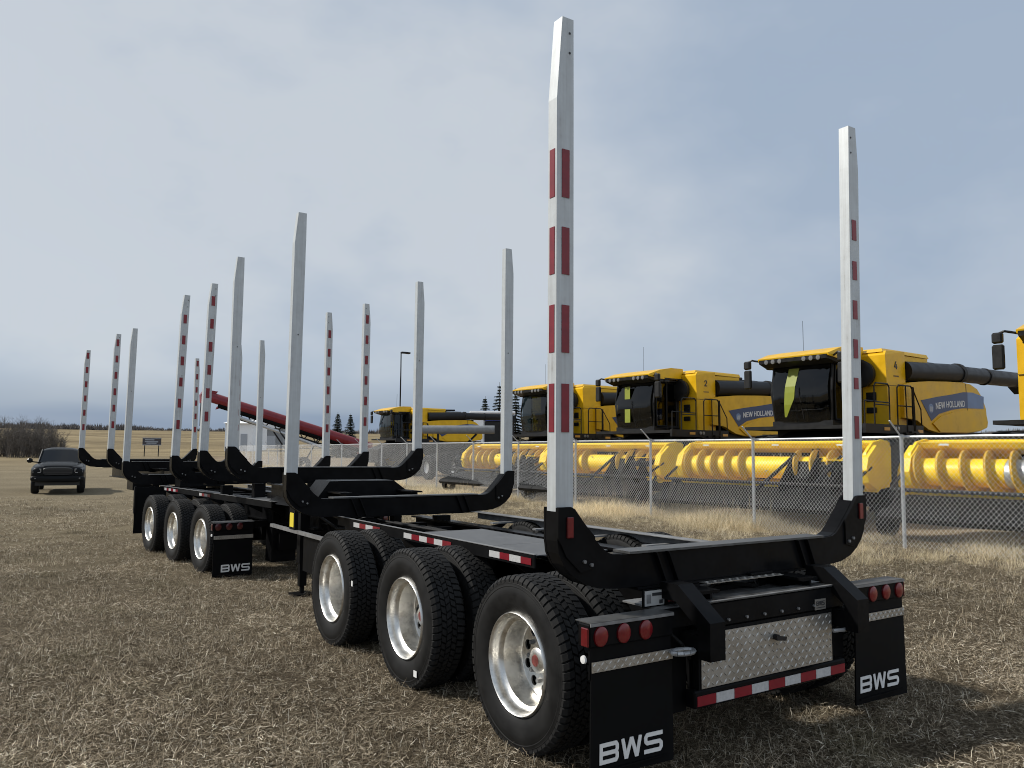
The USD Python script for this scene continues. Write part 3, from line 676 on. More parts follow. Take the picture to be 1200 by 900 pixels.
# upper rear beam, tread plate box front, bumper with striped tape
obj('rear_beam', MB().cbox(.80, 2.10, .005, .12, .765, .905, .008), 'black_paint', T)
obj('rear_beam_cap', MB().box(.82, 2.08, -.002, .13, .907, .914), 'lit_dusty_black', T)  # greyed cap paints in the lit top of the beam
obj('beam_lip', MB().box(.82, 2.08, -.005, .012, .9145, .918), 'worn_lit_steel', T)  # pale strip added as the lit edge of the beam
for (a_, b_) in ((.53, .73), (2.0, 2.22)):
    obj('back_plate', MB().box(a_, b_, .10, .11, .30, .86), 'black_steel', T)  # dark plates added so the gaps beside the panel read as shade
tread_plate(T, 'tread_plate_panel', .752, 1.955, .0, .438, .742, pitch=.035)
obj('panel_frame', MB().box(.735, 1.972, .006, .05, .425, .762), 'black_steel', T)
obj('box_body', MB().box(.78, 1.93, .05, .42, .44, .75), 'black_steel', T)
obj('bumper', MB().cbox(.69, 2.09, -.004, .075, .335, .432, .008), 'black_paint', T)
for k in range(9):
    a = .707+k*(2.076-.707)/9; b = a+(2.076-.707)/9
    obj('red_reflector' if k % 2 == 0 else 'white_reflector', MB().box(a+.0015, b-.0015, -.0085, -.0055, .349, .404), 'red_tape' if k % 2 == 0 else 'white_tape', T)
for xx in (.80, 1.93):
    obj('bumper_bracket', MB().box(xx-.05, xx+.05, .03, .11, .36, .78), 'black_steel', T)
kn = MB().tube((1.385, -.004, .655), (1.385, -.03, .655), .018, 12).hull([(1.335, -.03, .672), (1.435, -.03, .637), (1.33, -.03, .655), (1.44, -.03, .655), (1.34, -.055, .675), (1.43, -.055, .635), (1.345, -.055, .645), (1.435, -.055, .66)])
obj('latch_handle', kn, 'cab_black', T)
bd = obj('badge', MB().box(1.785, 1.895, -.0035, .004, .772, .838), 'alu_plate', T)
obj('badge_lettering', bws_mesh(1.797, -.0035, .798, .086, .028, .002), 'ink', bd)
obj('badge_line', MB().box(1.797, 1.883, -.0055, -.0035, .783, .788), 'ink', bd)
# cranked guard arms
for xc_ in (.69, 2.03):
    prof = [(.20, 1.02), (.06, 1.02), (-.18, .845), (-.18, .64), (-.09, .64), (-.09, .80), (.08, .925), (.20, .925)]
    obj('guard_arm', MB().prism(prof, xc_-.06, xc_+.06, 'yz'), 'black_paint', T)
    obj('guard_arm_base', MB().box(xc_-.045, xc_+.045, -.085, .06, .655, .76), 'black_steel', T)
hk = MB()
for k in range(12):
    a0, a1 = k/12*2*PI, (k+1)/12*2*PI
    hk.tube((.56+.075*math.cos(a0), -.045+.045*math.sin(a0), .68), (.56+.075*math.cos(a1), -.045+.045*math.sin(a1), .68), .013, 6)
obj('tow_hook', hk, 'galv', T, smooth=60)
obj('tow_hook', MB().xform(lambda v: v).tube((1.90, -.05, .64), (2.06, -.10, .645), .012, 6), 'galv', T)
# number plate and clearance lamp under the bunk
pl = obj('licence_plate', MB().box(.50, .65, .190, .194, .89, .975), 'plate_white', T)
for i_, (a, b, c, d_) in enumerate([(.512, .545, .905, .955), (.555, .64, .945, .962), (.61, .638, .898, .92)]):
    obj('plate_print', MB().box(a, b, .1885, .1898, c, d_), 'ink' if i_ else 'worn_lit_steel', pl)
obj('clearance_light', MB().cbox(.655, .75, .155, .172, .905, .968, .006), 'red_lens', T)
obj('light_bracket', MB().box(.49, .95, .196, .206, .88, .982), 'black_steel', T)
obj('rear_shelf', MB().box(.55, 2.2, .14, .44, .872, .882), 'worn_lit_steel', T)
tread_plate(T, 'tread_plate_step', 1.02, 1.74, .20, .975, .52, normal='+z', pitch=.034)
obj('step_hatch', MB().cbox(1.48, 1.70, .25, .5, .977, .995, .005), 'black_steel', T)
# right hand inner frame strip seen past the bunk
for yy in (1.7, 2.5, 3.3, 4.1):
    obj('hose_clip', MB().box(1.92, 2.24, yy, yy+.06, .985, 1.0), 'worn_lit_steel', T)
# gooseneck riser, tank, legs, side rail and yellow tag ahead of the wheels
gp = [(.86, 1.385), (1.72, 1.385), (2.02, 1.17), (2.02, 1.0), (.72, 1.0), (.72, 1.2)]
obj('gooseneck', MB().prism(gp, 6.2, 6.7, 'xz'), 'black_paint', T)
obj('air_tank', MB().lathe([(.62, 0), (.62, .10), (.66, .15), (2.05, .15), (2.09, .10), (2.09, 0)], 20, 'x', (0, 5.35, .58)), 'black_paint', T, smooth=40)
obj('air_tank', MB().lathe([(.62, 0), (.62, .10), (.66, .15), (2.05, .15), (2.09, .10), (2.09, 0)], 20, 'x', (0, 5.85, .58)), 'black_paint', T, smooth=40)
obj('side_rail', MB().box(.47, .51, 5.3, 7.3, .76, .80), 'worn_lit_steel', T)
obj('side_panel', MB().box(.515, .53, 5.45, 6.1, .34, .755), 'black_steel', T)
obj('yellow_tag', MB().box(.462, .466, 6.33, 6.47, .83, 1.0), 'tag_yellow', T)
obj('tag_post', MB().box(.467, .51, 6.3, 6.5, .80, 1.18), 'black_steel', T)
for xx in (.72, 2.0):
    lg = MB().box(xx-.06, xx+.06, 6.65, 6.77, .35, 1.1).box(xx-.045, xx+.045, 6.67, 6.75, .06, .36).box(xx-.13, xx+.13, 6.58, 6.84, -.06, -.03).tube((xx, 6.71, -.03), (xx, 6.71, .07), .03, 8)
    obj('landing_leg', lg, 'black_steel', T)
# bolts, wiring and air lines at the rear
for k in range(6):
    bx_ = .98+k*.16
    obj('bolt', MB().tube((bx_, -.008, .80), (bx_, .006, .80), .009, 6), 'worn_lit_steel', T)
for (pts, rr) in (([(.55, .13, .80), (.62, .02, .70), (.72, .06, .60), (.80, .2, .66), (.95, .35, .80)], .010), ([(2.2, .13, .80), (2.13, .03, .68), (2.05, .08, .58), (1.98, .22, .7)], .010),
                  ([(.9, .45, .93), (1.1, .30, .90), (1.35, .42, .93), (1.6, .30, .90), (1.8, .5, .95)], .012), ([(.98, .6, 1.0), (1.0, 2.0, .99), (.99, 3.6, 1.0), (1.0, 5.2, .99)], .014), ([(1.1, .6, .99), (1.08, 2.2, .98), (1.12, 4.0, .99), (1.08, 5.4, .98)], .010)):
    obj('air_line', MB().path(pts, rr, 6), 'rubber', T, smooth=40)
for k in range(3):
    yy = .8015+1.533*k
    obj('brake_chamber', MB().lathe([(1.0, .05), (1.0, .085), (1.08, .095), (1.09, .10), (1.11, .095), (1.19, .085), (1.19, .05)], 18, 'x', (0, yy-.3, .60)), 'lit_dusty_black', T, smooth=40)
obj('valve', MB().cbox(1.25, 1.40, 1.0, 1.15, .86, .98, .02), 'galv', T)
# hoses
for k, xx in enumerate((1.0, 1.2, 1.55)):
    pts = [(xx, 5.6, .85), (xx+.05, 6.4, .78), (xx, 7.2, .95), (xx+.1, 8.0, 1.1), (xx+.05, 8.8, 1.05)]
    obj('air_hose', MB().path(pts, .018, 6), 'rubber', T)

FX, FY, FZ, FH = 0.0736, 9.5542, -0.098, 0.0795
FRONT = build_trailer(dict(
    label='farther black log trailer parked in line ahead, its left wheels and flap showing', loc=(FX, FY, FZ), rot=FH, seed=.9, yw=0.0, sp=1.506, yf=-.84,
    rail=(.78, 1.09), rails=[(-2.3, 5.6, 0), (5.6, 10.6, .34)], zdeck=1.13, deck=[(-1.55, -.5)], edge=(-1.6, 4.25), lift=.34, lift_y=5.7,
    tapes=[([(3.9, 3.75), (3.75, 3.6), (3.6, 3.45), (3.45, 3.3), (3.3, 3.15), (3.15, 3.0)], True), ([(1.7, 1.55), (1.55, 1.4), (1.4, 1.25), (1.25, 1.1)], True)],
    bunks=[(-.073, 1.838, 4.44, 'std', .02, .0), (1.45, 1.748, 4.49, 'std', .024, .0), (4.93, 1.604, 4.32, None, .012, .0), (6.42, 1.85, 4.37, 'std', .012, .0), (9.75, 1.86, 4.33, 'std', .010, .0)],
    flap=(.813, .02, .075, .098, .415, .105), bright=False))
T = FRONT
obj('hitch_post', MB().cbox(.77, 1.15, -.95, -.70, .20, 1.22, .01), 'black_paint', T)
obj('hitch_plate', MB().prism([(.55, 1.10), (1.95, 1.10), (1.75, 1.2), (.75, 1.2)], -2.3, -1.2, 'xz'), 'black_steel', T)
obj('pintle_beam', MB().box(.85, 1.9, -1.05, -.95, .38, .62), 'black_steel', T)
obj('front_mud_flap', MB().box(-.02, .55, 4.02, 4.03, .24, 1.12), 'flap_rubber', T)
obj('flap_post', MB().box(-.03, -.0, 3.98, 4.06, .62, 1.13), 'black_steel', T)
for xx in (.8, 1.95):
    obj('landing_leg', MB().box(xx-.06, xx+.06, 6.9, 7.02, .45, 1.2).box(xx-.045, xx+.045, 6.92, 7.0, .3, .46), 'black_steel', T)
obj('toolbox', MB().cbox(.45, 1.0, 6.3, 6.85, .95, 1.3, .01), 'black_paint', T)
obj('toolbox', MB().cbox(.9, 1.8, 4.35, 4.75, 1.09, 1.3, .01), 'black_steel', T)

# white chalk stickers on the near tyres
obj('tyre_sticker', MB().box(-.0035, -.0005, 3.30, 3.33, .60, .645), 'white_paint', REAR)
obj('tyre_sticker', MB().box(-.0035, -.0005, 2.06, 2.11, .125, .17), 'white_paint', REAR)

# ------------------------------------------------------------------ chain link fence
def build_fence():
    Fn = thing('chain_link_fence', 'long galvanised chain link fence with angled post tops between field and machinery yard', 'fence')
    posts = [4.07+3.28*k for k in range(-3, 23)]
    P = [(float(fence_x(y)), y) for y in posts]
    u = np.array([0.1, 1.0]); u /= np.linalg.norm(u); nrm = np.array([-u[1], u[0]])
    H = 1.80
    for (x, y) in P:
        z = float(gz(x, y))
        m = MB().tube((x, y, z-.05), (x, y, z+H), .030, 10).tube((x, y, z+H-.01), (x+nrm[0]*.28, y+nrm[1]*.28, z+H+.25), .014, 6).tube((x, y, z+H-.04), (x, y, z+H+.03), .036, 10)
        obj('post', m, 'galv', Fn, smooth=40)
    for (a, b) in zip(P[:-1], P[1:]):
        za, zb = float(gz(*a)), float(gz(*b))
        obj('top_rail', MB().tube((a[0], a[1], za+H-.01), (b[0], b[1], zb+H-.01), .021, 8), 'galv', Fn, smooth=40)
        L = math.hypot(b[0]-a[0], b[1]-a[1]); dia = .078; h = H-.06
        n = int(round(L/dia)); dia = L/n; slope = dia/.086
        mb = MB(); rw = .0018
        segs = []
        for k in range(-int(h/.086*1)-1, n+1):
            for sgn in (1, -1):
                s0 = k*dia if sgn > 0 else k*dia+h*slope*1.0
                # line s = s0 + sgn*slope*z , clip to 0..L
                z0_, z1_ = 0.0, h
                if sgn > 0:
                    lo = (0-s0)/slope; hi = (L-s0)/slope
                else:
                    lo = (s0-L)/slope; hi = s0/slope
                z0_, z1_ = max(0, lo), min(h, hi)
                if z1_-z0_ < .01: continue
                segs.append((s0+sgn*slope*z0_, z0_, s0+sgn*slope*z1_, z1_, sgn))
        S = np.array(segs)
        def pt(s, z, sg):
            t = s/L; off = sg*.0022+.034+.02*np.sin(t*PI)*np.sin(a[1]*2.3+z*2.0)
            return np.c_[a[0]+(b[0]-a[0])*t + nrm[0]*off, a[1]+(b[1]-a[1])*t + nrm[1]*off, za+(zb-za)*t+.04+z]
        A, B = pt(S[:, 0], S[:, 1], S[:, 4]), pt(S[:, 2], S[:, 3], S[:, 4])
        d = B-A; d /= np.linalg.norm(d, axis=1)[:, None]
        n3 = np.array([nrm[0], nrm[1], 0.0]); w = np.cross(d, n3)
        V = []
        for ang in (PI/2, PI/2+2*PI/3, PI/2+4*PI/3):
            o = (n3*math.sin(ang) + w*math.cos(ang))*rw
            V += [A+o, B+o]
        V = np.stack(V, 1).reshape(-1, 3); base = np.arange(len(A))[:, None, None]*6
        f = np.array([[0, 1, 3], [0, 3, 2], [2, 3, 5], [2, 5, 4], [4, 5, 1], [4, 1, 0]])
        obj('wire_mesh', (V, (base+f[None]).reshape(-1, 3)), 'wire', Fn)
build_fence()

# ------------------------------------------------------------------ combine harvesters
def lug_tyre(r, w, rim_r, n=22):
    m = MB().lathe([(-w/2+.04, rim_r), (-w/2, r*.72), (-w/2+.02, r*.93), (-w/2+.09, r*.955), (w/2-.09, r*.955), (w/2-.02, r*.93), (w/2, r*.72), (w/2-.04, rim_r)], 36, 'y')
    for k in range(n):
        for sd in (-1, 1):
            a = (k+(.5 if sd > 0 else 0))/n*2*PI; pts = []
            for (yy, aa) in ((0.02*sd, a), (sd*(w/2-.005), a+.16)):
                for da in (-.045, .045):
                    for rr in (r*.94, r):
                        pts.append((rr*math.sin(aa+da), yy, rr*math.cos(aa+da)))
            m.hull(pts)
    return m.mesh()
TYRE_F, TYRE_R = lug_tyre(.98, .62, .46), lug_tyre(.68, .46, .34)
RIM_F = MB().lathe([(-.22, .46), (-.24, .44), (-.05, .40), (-.03, .2), (-.10, .14), (-.10, 0)], 28, 'y').mesh()
RIM_R = MB().lathe([(-.17, .34), (-.18, .32), (-.03, .29), (-.02, .15), (-.08, .1), (-.08, 0)], 24, 'y').mesh()
def moved(m, t, mir=False):
    v = m.vertices.copy(); f = m.faces
    if mir: v[:, 1] *= -1; f = f[:, ::-1]
    return trimesh.Trimesh(v+np.asarray(t, float), f, process=False)
def helix(y0, y1, r0, r1, turns, hand, n=26, cx=0, cz=0, thick=.012):
    """flighting: a thin helical ribbon round the y axis"""
    N = int(abs(turns)*n); V, F = [], []
    for i in range(N+1):
        t = i/N; a = hand*t*turns*2*PI; y = y0+(y1-y0)*t
        for rr in (r0, r1):
            for dy in (-thick/2, thick/2):
                V.append((cx+rr*math.sin(a), y+dy, cz+rr*math.cos(a)))
    for i in range(N):
        k = i*4
        F += [[k, k+4, k+6], [k, k+6, k+2], [k+1, k+3, k+7], [k+1, k+7, k+5], [k+2, k+6, k+7], [k+2, k+7, k+3]]
    return np.array(V), np.array(F)
def combine(label, x, y, rot, number, spout_long=True, paper=True, chrome=False, header=True):
    C = thing('combine_harvester', label, 'combine harvester', (x, y, float(gz(x-2, y))), rot)
    # chassis, axles, wheels
    obj('chassis', MB().box(-4.3, .6, -1.05, 1.05, 1.0, 2.05).box(-4.4, -.2, -1.48, 1.48, 1.55, 2.03), 'chassis', C)
    for s in (-1, 1):
        w = grp('front_wheel', C)
        obj('tyre', moved(TYRE_F, (0, 1.62*s, .97), s < 0), 'rubber', w); obj('rim', moved(RIM_F, (0, 1.62*s, .97), s > 0), 'yellow_dusty', w, smooth=40)
        w = grp('rear_wheel', C)
        obj('tyre', moved(TYRE_R, (-3.7, 1.35*s, .67), s < 0), 'rubber', w); obj('rim', moved(RIM_R, (-3.7, 1.35*s, .67), s > 0), 'yellow_dusty', w, smooth=40)
    obj('axle', MB().tube((0, -1.5, .97), (0, 1.5, .97), .16, 12).tube((-3.7, -1.2, .67), (-3.7, 1.2, .67), .12, 10), 'chassis', C)
    # grain tank front wall with louvres
    tank = obj('grain_tank', MB().hull([(.05, -1.52, 2.12), (.05, 1.52, 2.12), (.12, -1.5, 3.72), (.12, 1.5, 3.72), (.02, -1.47, 3.82), (.02, 1.47, 3.82), (-.72, -1.5, 2.12), (-.72, 1.5, 2.12), (-.72, -1.5, 3.84), (-.72, 1.5, 3.84)]), 'yellow', C)
    for (z0, z1) in ((2.66, 2.88), (2.40, 2.53)):
        lv = MB().cbox(.075, .105, 1.0, 1.25, z0, z1, .03)
        for k in range(3): lv.box(.104, .118, 1.02, 1.23, z0+.03+k*(z1-z0-.05)/3, z0+.05+k*(z1-z0-.05)/3)
        obj('air_vent', lv, 'cab_black', C)
        obj('air_vent', MB().cbox(.075, .105, -1.25, -1.0, z0, z1, .03), 'cab_black', C)
    if number:
        tm = text_xz(number, 0, 0, 0, .17, .006); v = tm.vertices
        obj('number', trimesh.Trimesh(np.c_[-.30-(v[:, 0]-.06), 1.506-v[:, 1]-.0, v[:, 2]+3.42], tm.faces, process=False), 'ink', tank)
        obj('number_line', MB().box(-.42, -.20, 1.504, 1.513, 3.24, 3.262), 'ink', tank)
    for zz in (3.02,):
        obj('tank_seam', MB().box(.098, .112, -1.5, 1.5, zz, zz+.012), 'cab_black', tank)
    obj('tank_seam', MB().box(-.70, .10, 1.503, 1.512, 3.02, 3.032), 'cab_black', tank)
    obj('tank_seam', MB().box(.112, .122, .92, .935, 2.15, 3.7), 'cab_black', tank)
    obj('air_filter', MB().lathe([(.14, .0), (.14, .30), (.26, .32), (.30, .26), (.30, 0)], 22, 'x', (0, .98, 3.30)), 'cab_black', C, smooth=40)
    # tank cover, dark engine bay
    obj('tank_cover', MB().hull([(.08, -1.42, 3.80), (.08, 1.42, 3.80), (-.1, -1.3, 3.90), (-.1, 1.3, 3.90), (-2.0, -1.35, 3.88), (-2.0, 1.35, 3.88), (-2.0, -1.4, 3.78), (-2.0, 1.4, 3.78)]), 'yellow', C)
    obj('tank_cover_rail', MB().box(-1.95, -.75, 1.30, 1.39, 3.62, 3.77), 'yellow', C)
    obj('engine_bay', MB().box(-3.2, -.72, -1.2, 1.12, 2.05, 3.76).box(-4.1, -3.2, -1.1, 1.1, 2.05, 3.3), 'cab_black', C)
    obj('exhaust', MB().tube((-2.0, .5, 3.84), (-3.1, .55, 3.87), .045, 8).tube((-3.0, -.4, 3.3), (-3.0, -.4, 3.9), .07, 10), 'cab_black', C)
    # unloading auger folded along the left side
    e = -6.5 if spout_long else -5.2
    au = grp('unloading_auger', C)
    obj('tube', MB().tube((-.75, 1.42, 3.40), (-3.2, 1.45, 3.49), .235, 20).tube((-3.2, 1.45, 3.49), (e, 1.47, 3.52), .205, 20), 'cab_black', au, smooth=40)
    obj('collar', MB().tube((-3.15, 1.45, 3.49), (-3.28, 1.45, 3.49), .26, 20).tube((-4.6, 1.46, 3.5), (-4.66, 1.46, 3.5), .225, 20), 'chassis', au, smooth=40)
    obj('spout', MB().hull([(e+.05, 1.27, 3.7), (e+.05, 1.67, 3.7), (e+.05, 1.27, 3.33), (e+.05, 1.67, 3.33), (e-.3, 1.3, 3.6), (e-.3, 1.64, 3.6), (e-.25, 1.3, 3.15), (e-.25, 1.64, 3.15)]), 'rubber', au)
    obj('elbow', MB().tube((-.75, 1.42, 3.40), (-.74, .9, 3.2), .24, 16), 'cab_black', au, smooth=40)
    # side panels with blue swoosh
    sp = [(-.45, 3.06), (-.78, 3.13), (-1.6, 3.20), (-2.4, 3.235), (-3.2, 3.26), (-3.6, 3.235), (-3.95, 3.13), (-4.2, 2.93), (-4.38, 2.65), (-4.43, 2.3), (-4.40, 2.16), (-4.0, 2.06), (-3.36, 2.0), (-1.98, 1.98), (-1.5, 2.05), (-1.0, 2.25), (-.45, 2.3)]
    band = [(-1.18, 2.73), (-1.63, 2.26), (-2.0, 2.44), (-2.62, 2.56), (-3.21, 2.62), (-4.25, 2.64), (-4.28, 2.95), (-3.7, 3.03), (-3.24, 3.02), (-2.62, 2.93), (-1.9, 2.84)]
    for s in (1, -1):
        ya, yb = (1.46, 1.60) if s > 0 else (-1.60, -1.46)
        P_ = obj('side_panel', MB().prism(sp, ya, yb, 'xz'), 'yellow', C)
        yo = 1.60*s
        lo = lambda a, b: (min(yo+a*s, yo+b*s), max(yo+a*s, yo+b*s))
        obj('panel_seam', MB().prism([(-3.35, 3.24), (-3.37, 3.24), (-3.47, 2.02), (-3.45, 2.02)], *lo(0, .004), 'xz'), 'cab_black', P_)
        bs = Polygon(band); cut = shapely.box(-6, 0, -3.42, 5)
        cr = [(-.62, 2.62), (-1.05, 2.70), (-1.18, 2.73), (-1.9, 2.84), (-2.62, 2.93), (-3.24, 3.02), (-3.7, 3.03), (-4.2, 2.97)]
        obj('swoosh', MB().prism(bs.difference(cut), *lo(.001, .008), 'xz'), 'logo_blue', P_)
        obj('swoosh_tail', MB().prism(bs.intersection(cut), *lo(.001, .007), 'xz'), 'logo_sky', P_)
        obj('lower_bulge', MB().prism([(-1.66, 2.20), (-2.05, 2.385), (-2.64, 2.505), (-3.21, 2.565), (-4.30, 2.58), (-4.40, 2.3), (-4.36, 2.18), (-4.0, 2.08), (-3.36, 2.02), (-2.0, 2.0)], *lo(.0, .03), 'xz'), 'yellow', P_)
        # emblem disc and words
        obj('emblem', MB().lathe([(yo+.009*s, .115), (yo+.012*s, .10), (yo+.013*s, 0)], 20, 'y', (-1.62, 0, 2.55)), 'logo_sky', P_)
        em = MB()
        for k in range(3):
            em.prism([(-1.56-.045*k, 2.48), (-1.585-.045*k, 2.60), (-1.60-.045*k, 2.60), (-1.58-.045*k, 2.48)], *lo(.013, .016), 'xz')
        obj('emblem_leaf', em, 'white_paint', P_)
        tm = text_xz('NEW HOLLAND', 0, 0, 0, .145, .004, width=1.42); v = tm.vertices.copy()
        if s > 0: X = -1.84-v[:, 0]
        else: X = -3.28+v[:, 0]
        t = (-X-1.84)/1.42
        Z = v[:, 2] + 2.545 + .17*t - .06*t*t
        obj('wording', trimesh.Trimesh(np.c_[X, np.full(len(v), yo+.009*s)+(-v[:, 1])*s, Z], tm.faces if s > 0 else tm.faces, process=False), 'white_paint', P_)
    obj('rear_hood', MB().hull([(-3.3, -1.46, 3.2), (-3.3, 1.46, 3.2), (-4.15, -1.46, 2.9), (-4.15, 1.46, 2.9), (-4.4, -1.46, 2.4), (-4.4, 1.46, 2.4), (-4.4, -1.46, 2.1), (-4.4, 1.46, 2.1), (-3.3, -1.46, 2.1), (-3.3, 1.46, 2.1)]), 'yellow', C)
    obj('straw_hood', MB().box(-4.9, -4.2, -.9, .9, 1.0, 2.0), 'chassis', C)
    # platform, ladder and rails
    obj('platform', MB().box(-.95, 1.35, .93, 1.72, 2.02, 2.10).box(.1, 1.35, -1.45, .93, 2.02, 2.10).box(-1.0, 1.37, 1.66, 1.74, 1.92, 2.12), 'cab_black', C)
    obj('lower_skirt', MB().box(-1.0, 1.30, 1.45, 1.62, 1.62, 1.76).box(-1.2, 1.0, 1.5, 1.6, 1.78, 1.86), 'cab_black', C)
    for (xx, zz) in ((.55, 2.02), (-.85, 1.99), (.2, 1.69), (-.5, 1.69)):
        obj('amber_reflector', MB().box(xx-.11, xx+.11, 1.741 if zz > 1.8 else 1.621, 1.75 if zz > 1.8 else 1.63, zz-.035, zz+.035), 'amber', C)
    for xx in (.22, .10):
        obj('work_light', MB().lathe([(1.742, .05), (1.76, .048), (1.765, 0)], 14, 'y', (xx, 0, 2.03)), 'lamp', C)
    rl = MB()
    for (xa, xb) in ((.35, .95), (-.62, .02)):
        rl.path([(xa, 1.70, 2.1), (xa, 1.70, 2.95), (xa+.06, 1.70, 3.02), (xb-.06, 1.70, 3.02), (xb, 1.70, 2.95), (xb, 1.70, 2.1)], .018, 6).path([(xa, 1.70, 2.55), (xb, 1.70, 2.55)], .015, 6)
    rl.path([(.35, 1.70, 2.60), (1.30, 1.68, 2.62), (1.30, 1.68, 2.1)], .016, 6)
    rl.path([(-.62, 1.70, 3.0), (-.98, 1.70, 2.5), (-1.0, 1.70, 2.1)], .016, 6)
    obj('hand_rail', rl, 'cab_black', C)
    ld = MB()
    for xx in (-.64, -.60, -.30): ld.tube((xx, 1.76, 1.1), (xx, 1.72, 3.0), .016, 6)
    for k in range(5): ld.box(-.62, -.30, 1.72, 1.84, .75+k*.3, .78+k*.3)
    obj('ladder', ld, 'cab_black', C)
    # cab
    cb = grp('cab', C); UsdGeom.Xformable(cb).AddTranslateOp().Set(Gf.Vec3d(.018, 0, 0)); UsdGeom.Xformable(cb).AddScaleOp().Set(Gf.Vec3f(.86, .93, 1))
    obj('cab_floor', MB().box(-.05, 1.28, -.86, .86, 2.10, 2.22), 'cab_black', cb)
    obj('rear_wall', MB().box(.12, .18, -.86, .86, 2.2, 3.6), 'cab_black', cb)
    fr = MB()
    for s in (-1, 1):
        fr.tube((1.22, .80*s, 2.15), (1.30, .86*s, 2.9), .035, 8).tube((1.30, .86*s, 2.9), (1.18, .84*s, 3.6), .035, 8)
        fr.tube((.16, .88*s, 2.15), (.16, .88*s, 3.6), .045, 8).tube((.72, .90*s, 2.15), (.72, .90*s, 3.6), .025, 8)
        fr.tube((.16, .88*s, 3.56), (1.18, .84*s, 3.56), .04, 8).tube((.16, .90*s, 2.2), (1.22, .82*s, 2.2), .04, 8)
    fr.tube((1.18, -.84, 3.56), (1.18, .84, 3.56), .04, 8)
    obj('pillars', fr, 'cab_black', cb)
    gl = MB(); n = 9
    prev = None
    G = []
    for zz, bx in ((2.18, 1.25), (2.6, 1.36), (3.0, 1.38), (3.55, 1.22)):
        for k in range(n):
            t = -1+2*k/(n-1); G.append((bx+.05*(1-t*t), .80*t, zz))
    Fq = []
    for a in range(3):
        for k in range(n-1):
            p = a*n+k; Fq += [[p, p+1, p+n+1], [p, p+n+1, p+n]]
    obj('windscreen', (np.array(G), np.array(Fq)), 'glass', cb, smooth=True)
    for s in (-1, 1):
        obj('side_window', MB().box(.20, 1.20, .868*s-.003, .868*s+.003, 2.22, 3.54), 'glass', cb)
    seat = MB().cbox(.30, .78, -.26, .26, 2.55, 2.72, .05).cbox(.22, .36, -.26, .26, 2.70, 3.32, .05).box(.4, .65, -.15, .15, 2.2, 2.56).cbox(.4, .9, -.46, -.32, 2.75, 2.9, .03)
    obj('seat', seat, 'chassis', cb)
    obj('steering_wheel', MB().tube((1.10, 0, 2.2), (.98, 0, 2.85), .035, 8).lathe([(-.012, .16), (.012, .16), (.012, .20), (-.012, .20)], 18, 'z', (.96, 0, 2.87), closed=True), 'cab_black', cb)
    if paper == 'pair':
        for (za, zb_) in ((3.05, 3.42), (2.35, 2.75)):
            obj('lime_sheet', MB().box(1.43, 1.436, -.30, -.06, za, zb_), 'sticker', cb)
    elif paper:
        gx = lambda Y, Z: np.interp(Z, [2.18, 2.6, 3.0, 3.55], [1.25, 1.36, 1.38, 1.22]) + .05*(1-(Y/.8)**2) + .012
        V = []
        for Z in np.linspace(2.32, 3.46, 9):
            t = (Z-2.32)/1.14; ya = np.interp(t, [0, 1], [-.46, -.33]); yb = np.interp(t, [0, .35, 1], [-.40, -.12, -.02])
            for Y in np.linspace(ya, yb, 4): V.append((gx(Y, Z), Y, Z))
        Fq = [[a*4+k, a*4+k+1, a*4+k+5] for a in range(8) for k in range(3)] + [[a*4+k, a*4+k+5, a*4+k+4] for a in range(8) for k in range(3)]
        obj('lime_sheet', (np.array(V), np.array(Fq)), 'sticker', cb)
    roof = MB().hull([(-.02, -1.0, 3.60), (-.02, 1.0, 3.60), (1.30, -1.08, 3.60), (1.30, 1.08, 3.60), (1.66, -1.02, 3.66), (1.66, 1.02, 3.66), (1.68, -1.02, 3.72), (1.68, 1.02, 3.72), (1.2, -1.05, 3.86), (1.2, 1.05, 3.86), (.6, -1.0, 3.95), (.6, 1.0, 3.95), (0.0, -.98, 3.95), (0, .98, 3.95)])
    obj('roof', roof, 'yellow', cb, smooth=25)
    obj('light_bar', MB().hull([(1.30, -1.04, 3.52), (1.30, 1.04, 3.52), (1.68, -.98, 3.60), (1.68, .98, 3.60), (1.69, -.98, 3.69), (1.69, .98, 3.69), (1.3, -1.06, 3.62), (1.3, 1.06, 3.62), (.1, -1.0, 3.55), (.1, 1.0, 3.55)]), 'cab_black', cb)
    for yy in (-.75, -.55, -.35, .35, .55, .75):
        obj('roof_light', MB().lathe([(1.685, .058), (1.70, .055), (1.706, 0)], 14, 'x', (0, yy, 3.63)), 'lamp', cb)
    for s in (-1, 1):
        obj('side_light', MB().cbox(.75, 1.0, 1.03*s-.05, 1.03*s+.05, 3.50, 3.58, .02).cbox(1.05, 1.25, 1.03*s-.05, 1.03*s+.05, 3.50, 3.58, .02), 'cab_black', cb)
        obj('mirror', MB().path([(1.45, 1.0*s, 3.66), (1.62, 1.25*s, 3.72), (1.66, 1.40*s, 3.66)], .025, 6).cbox(1.60, 1.72, 1.36*s-.10, 1.36*s+.10, 3.50, 3.70, .03).cbox(1.60, 1.70, 1.36*s-.11, 1.36*s+.11, 3.02, 3.48, .03), 'cab_black', cb)
    obj('roof_trim', MB().box(-.02, 1.3, 1.035, 1.06, 3.60, 3.64).box(-.02, 1.3, -1.06, -1.035, 3.60, 3.64), 'cab_black', cb)
    obj('wiper', MB().tube((1.33, .1, 2.25), (1.47, .02, 3.0), .010, 5), 'cab_black', cb)
    obj('door_frame', MB().path([(.24, .885, 2.24), (.24, .885, 3.5), (1.14, .885, 3.5), (1.2, .885, 2.9), (1.16, .885, 2.24), (.24, .885, 2.24)], .022, 6), 'cab_black', cb)
    obj('antenna', MB().tube((.2, -.6, 3.9), (.2, -.6, 4.75), .006, 5), 'cab_black', cb)
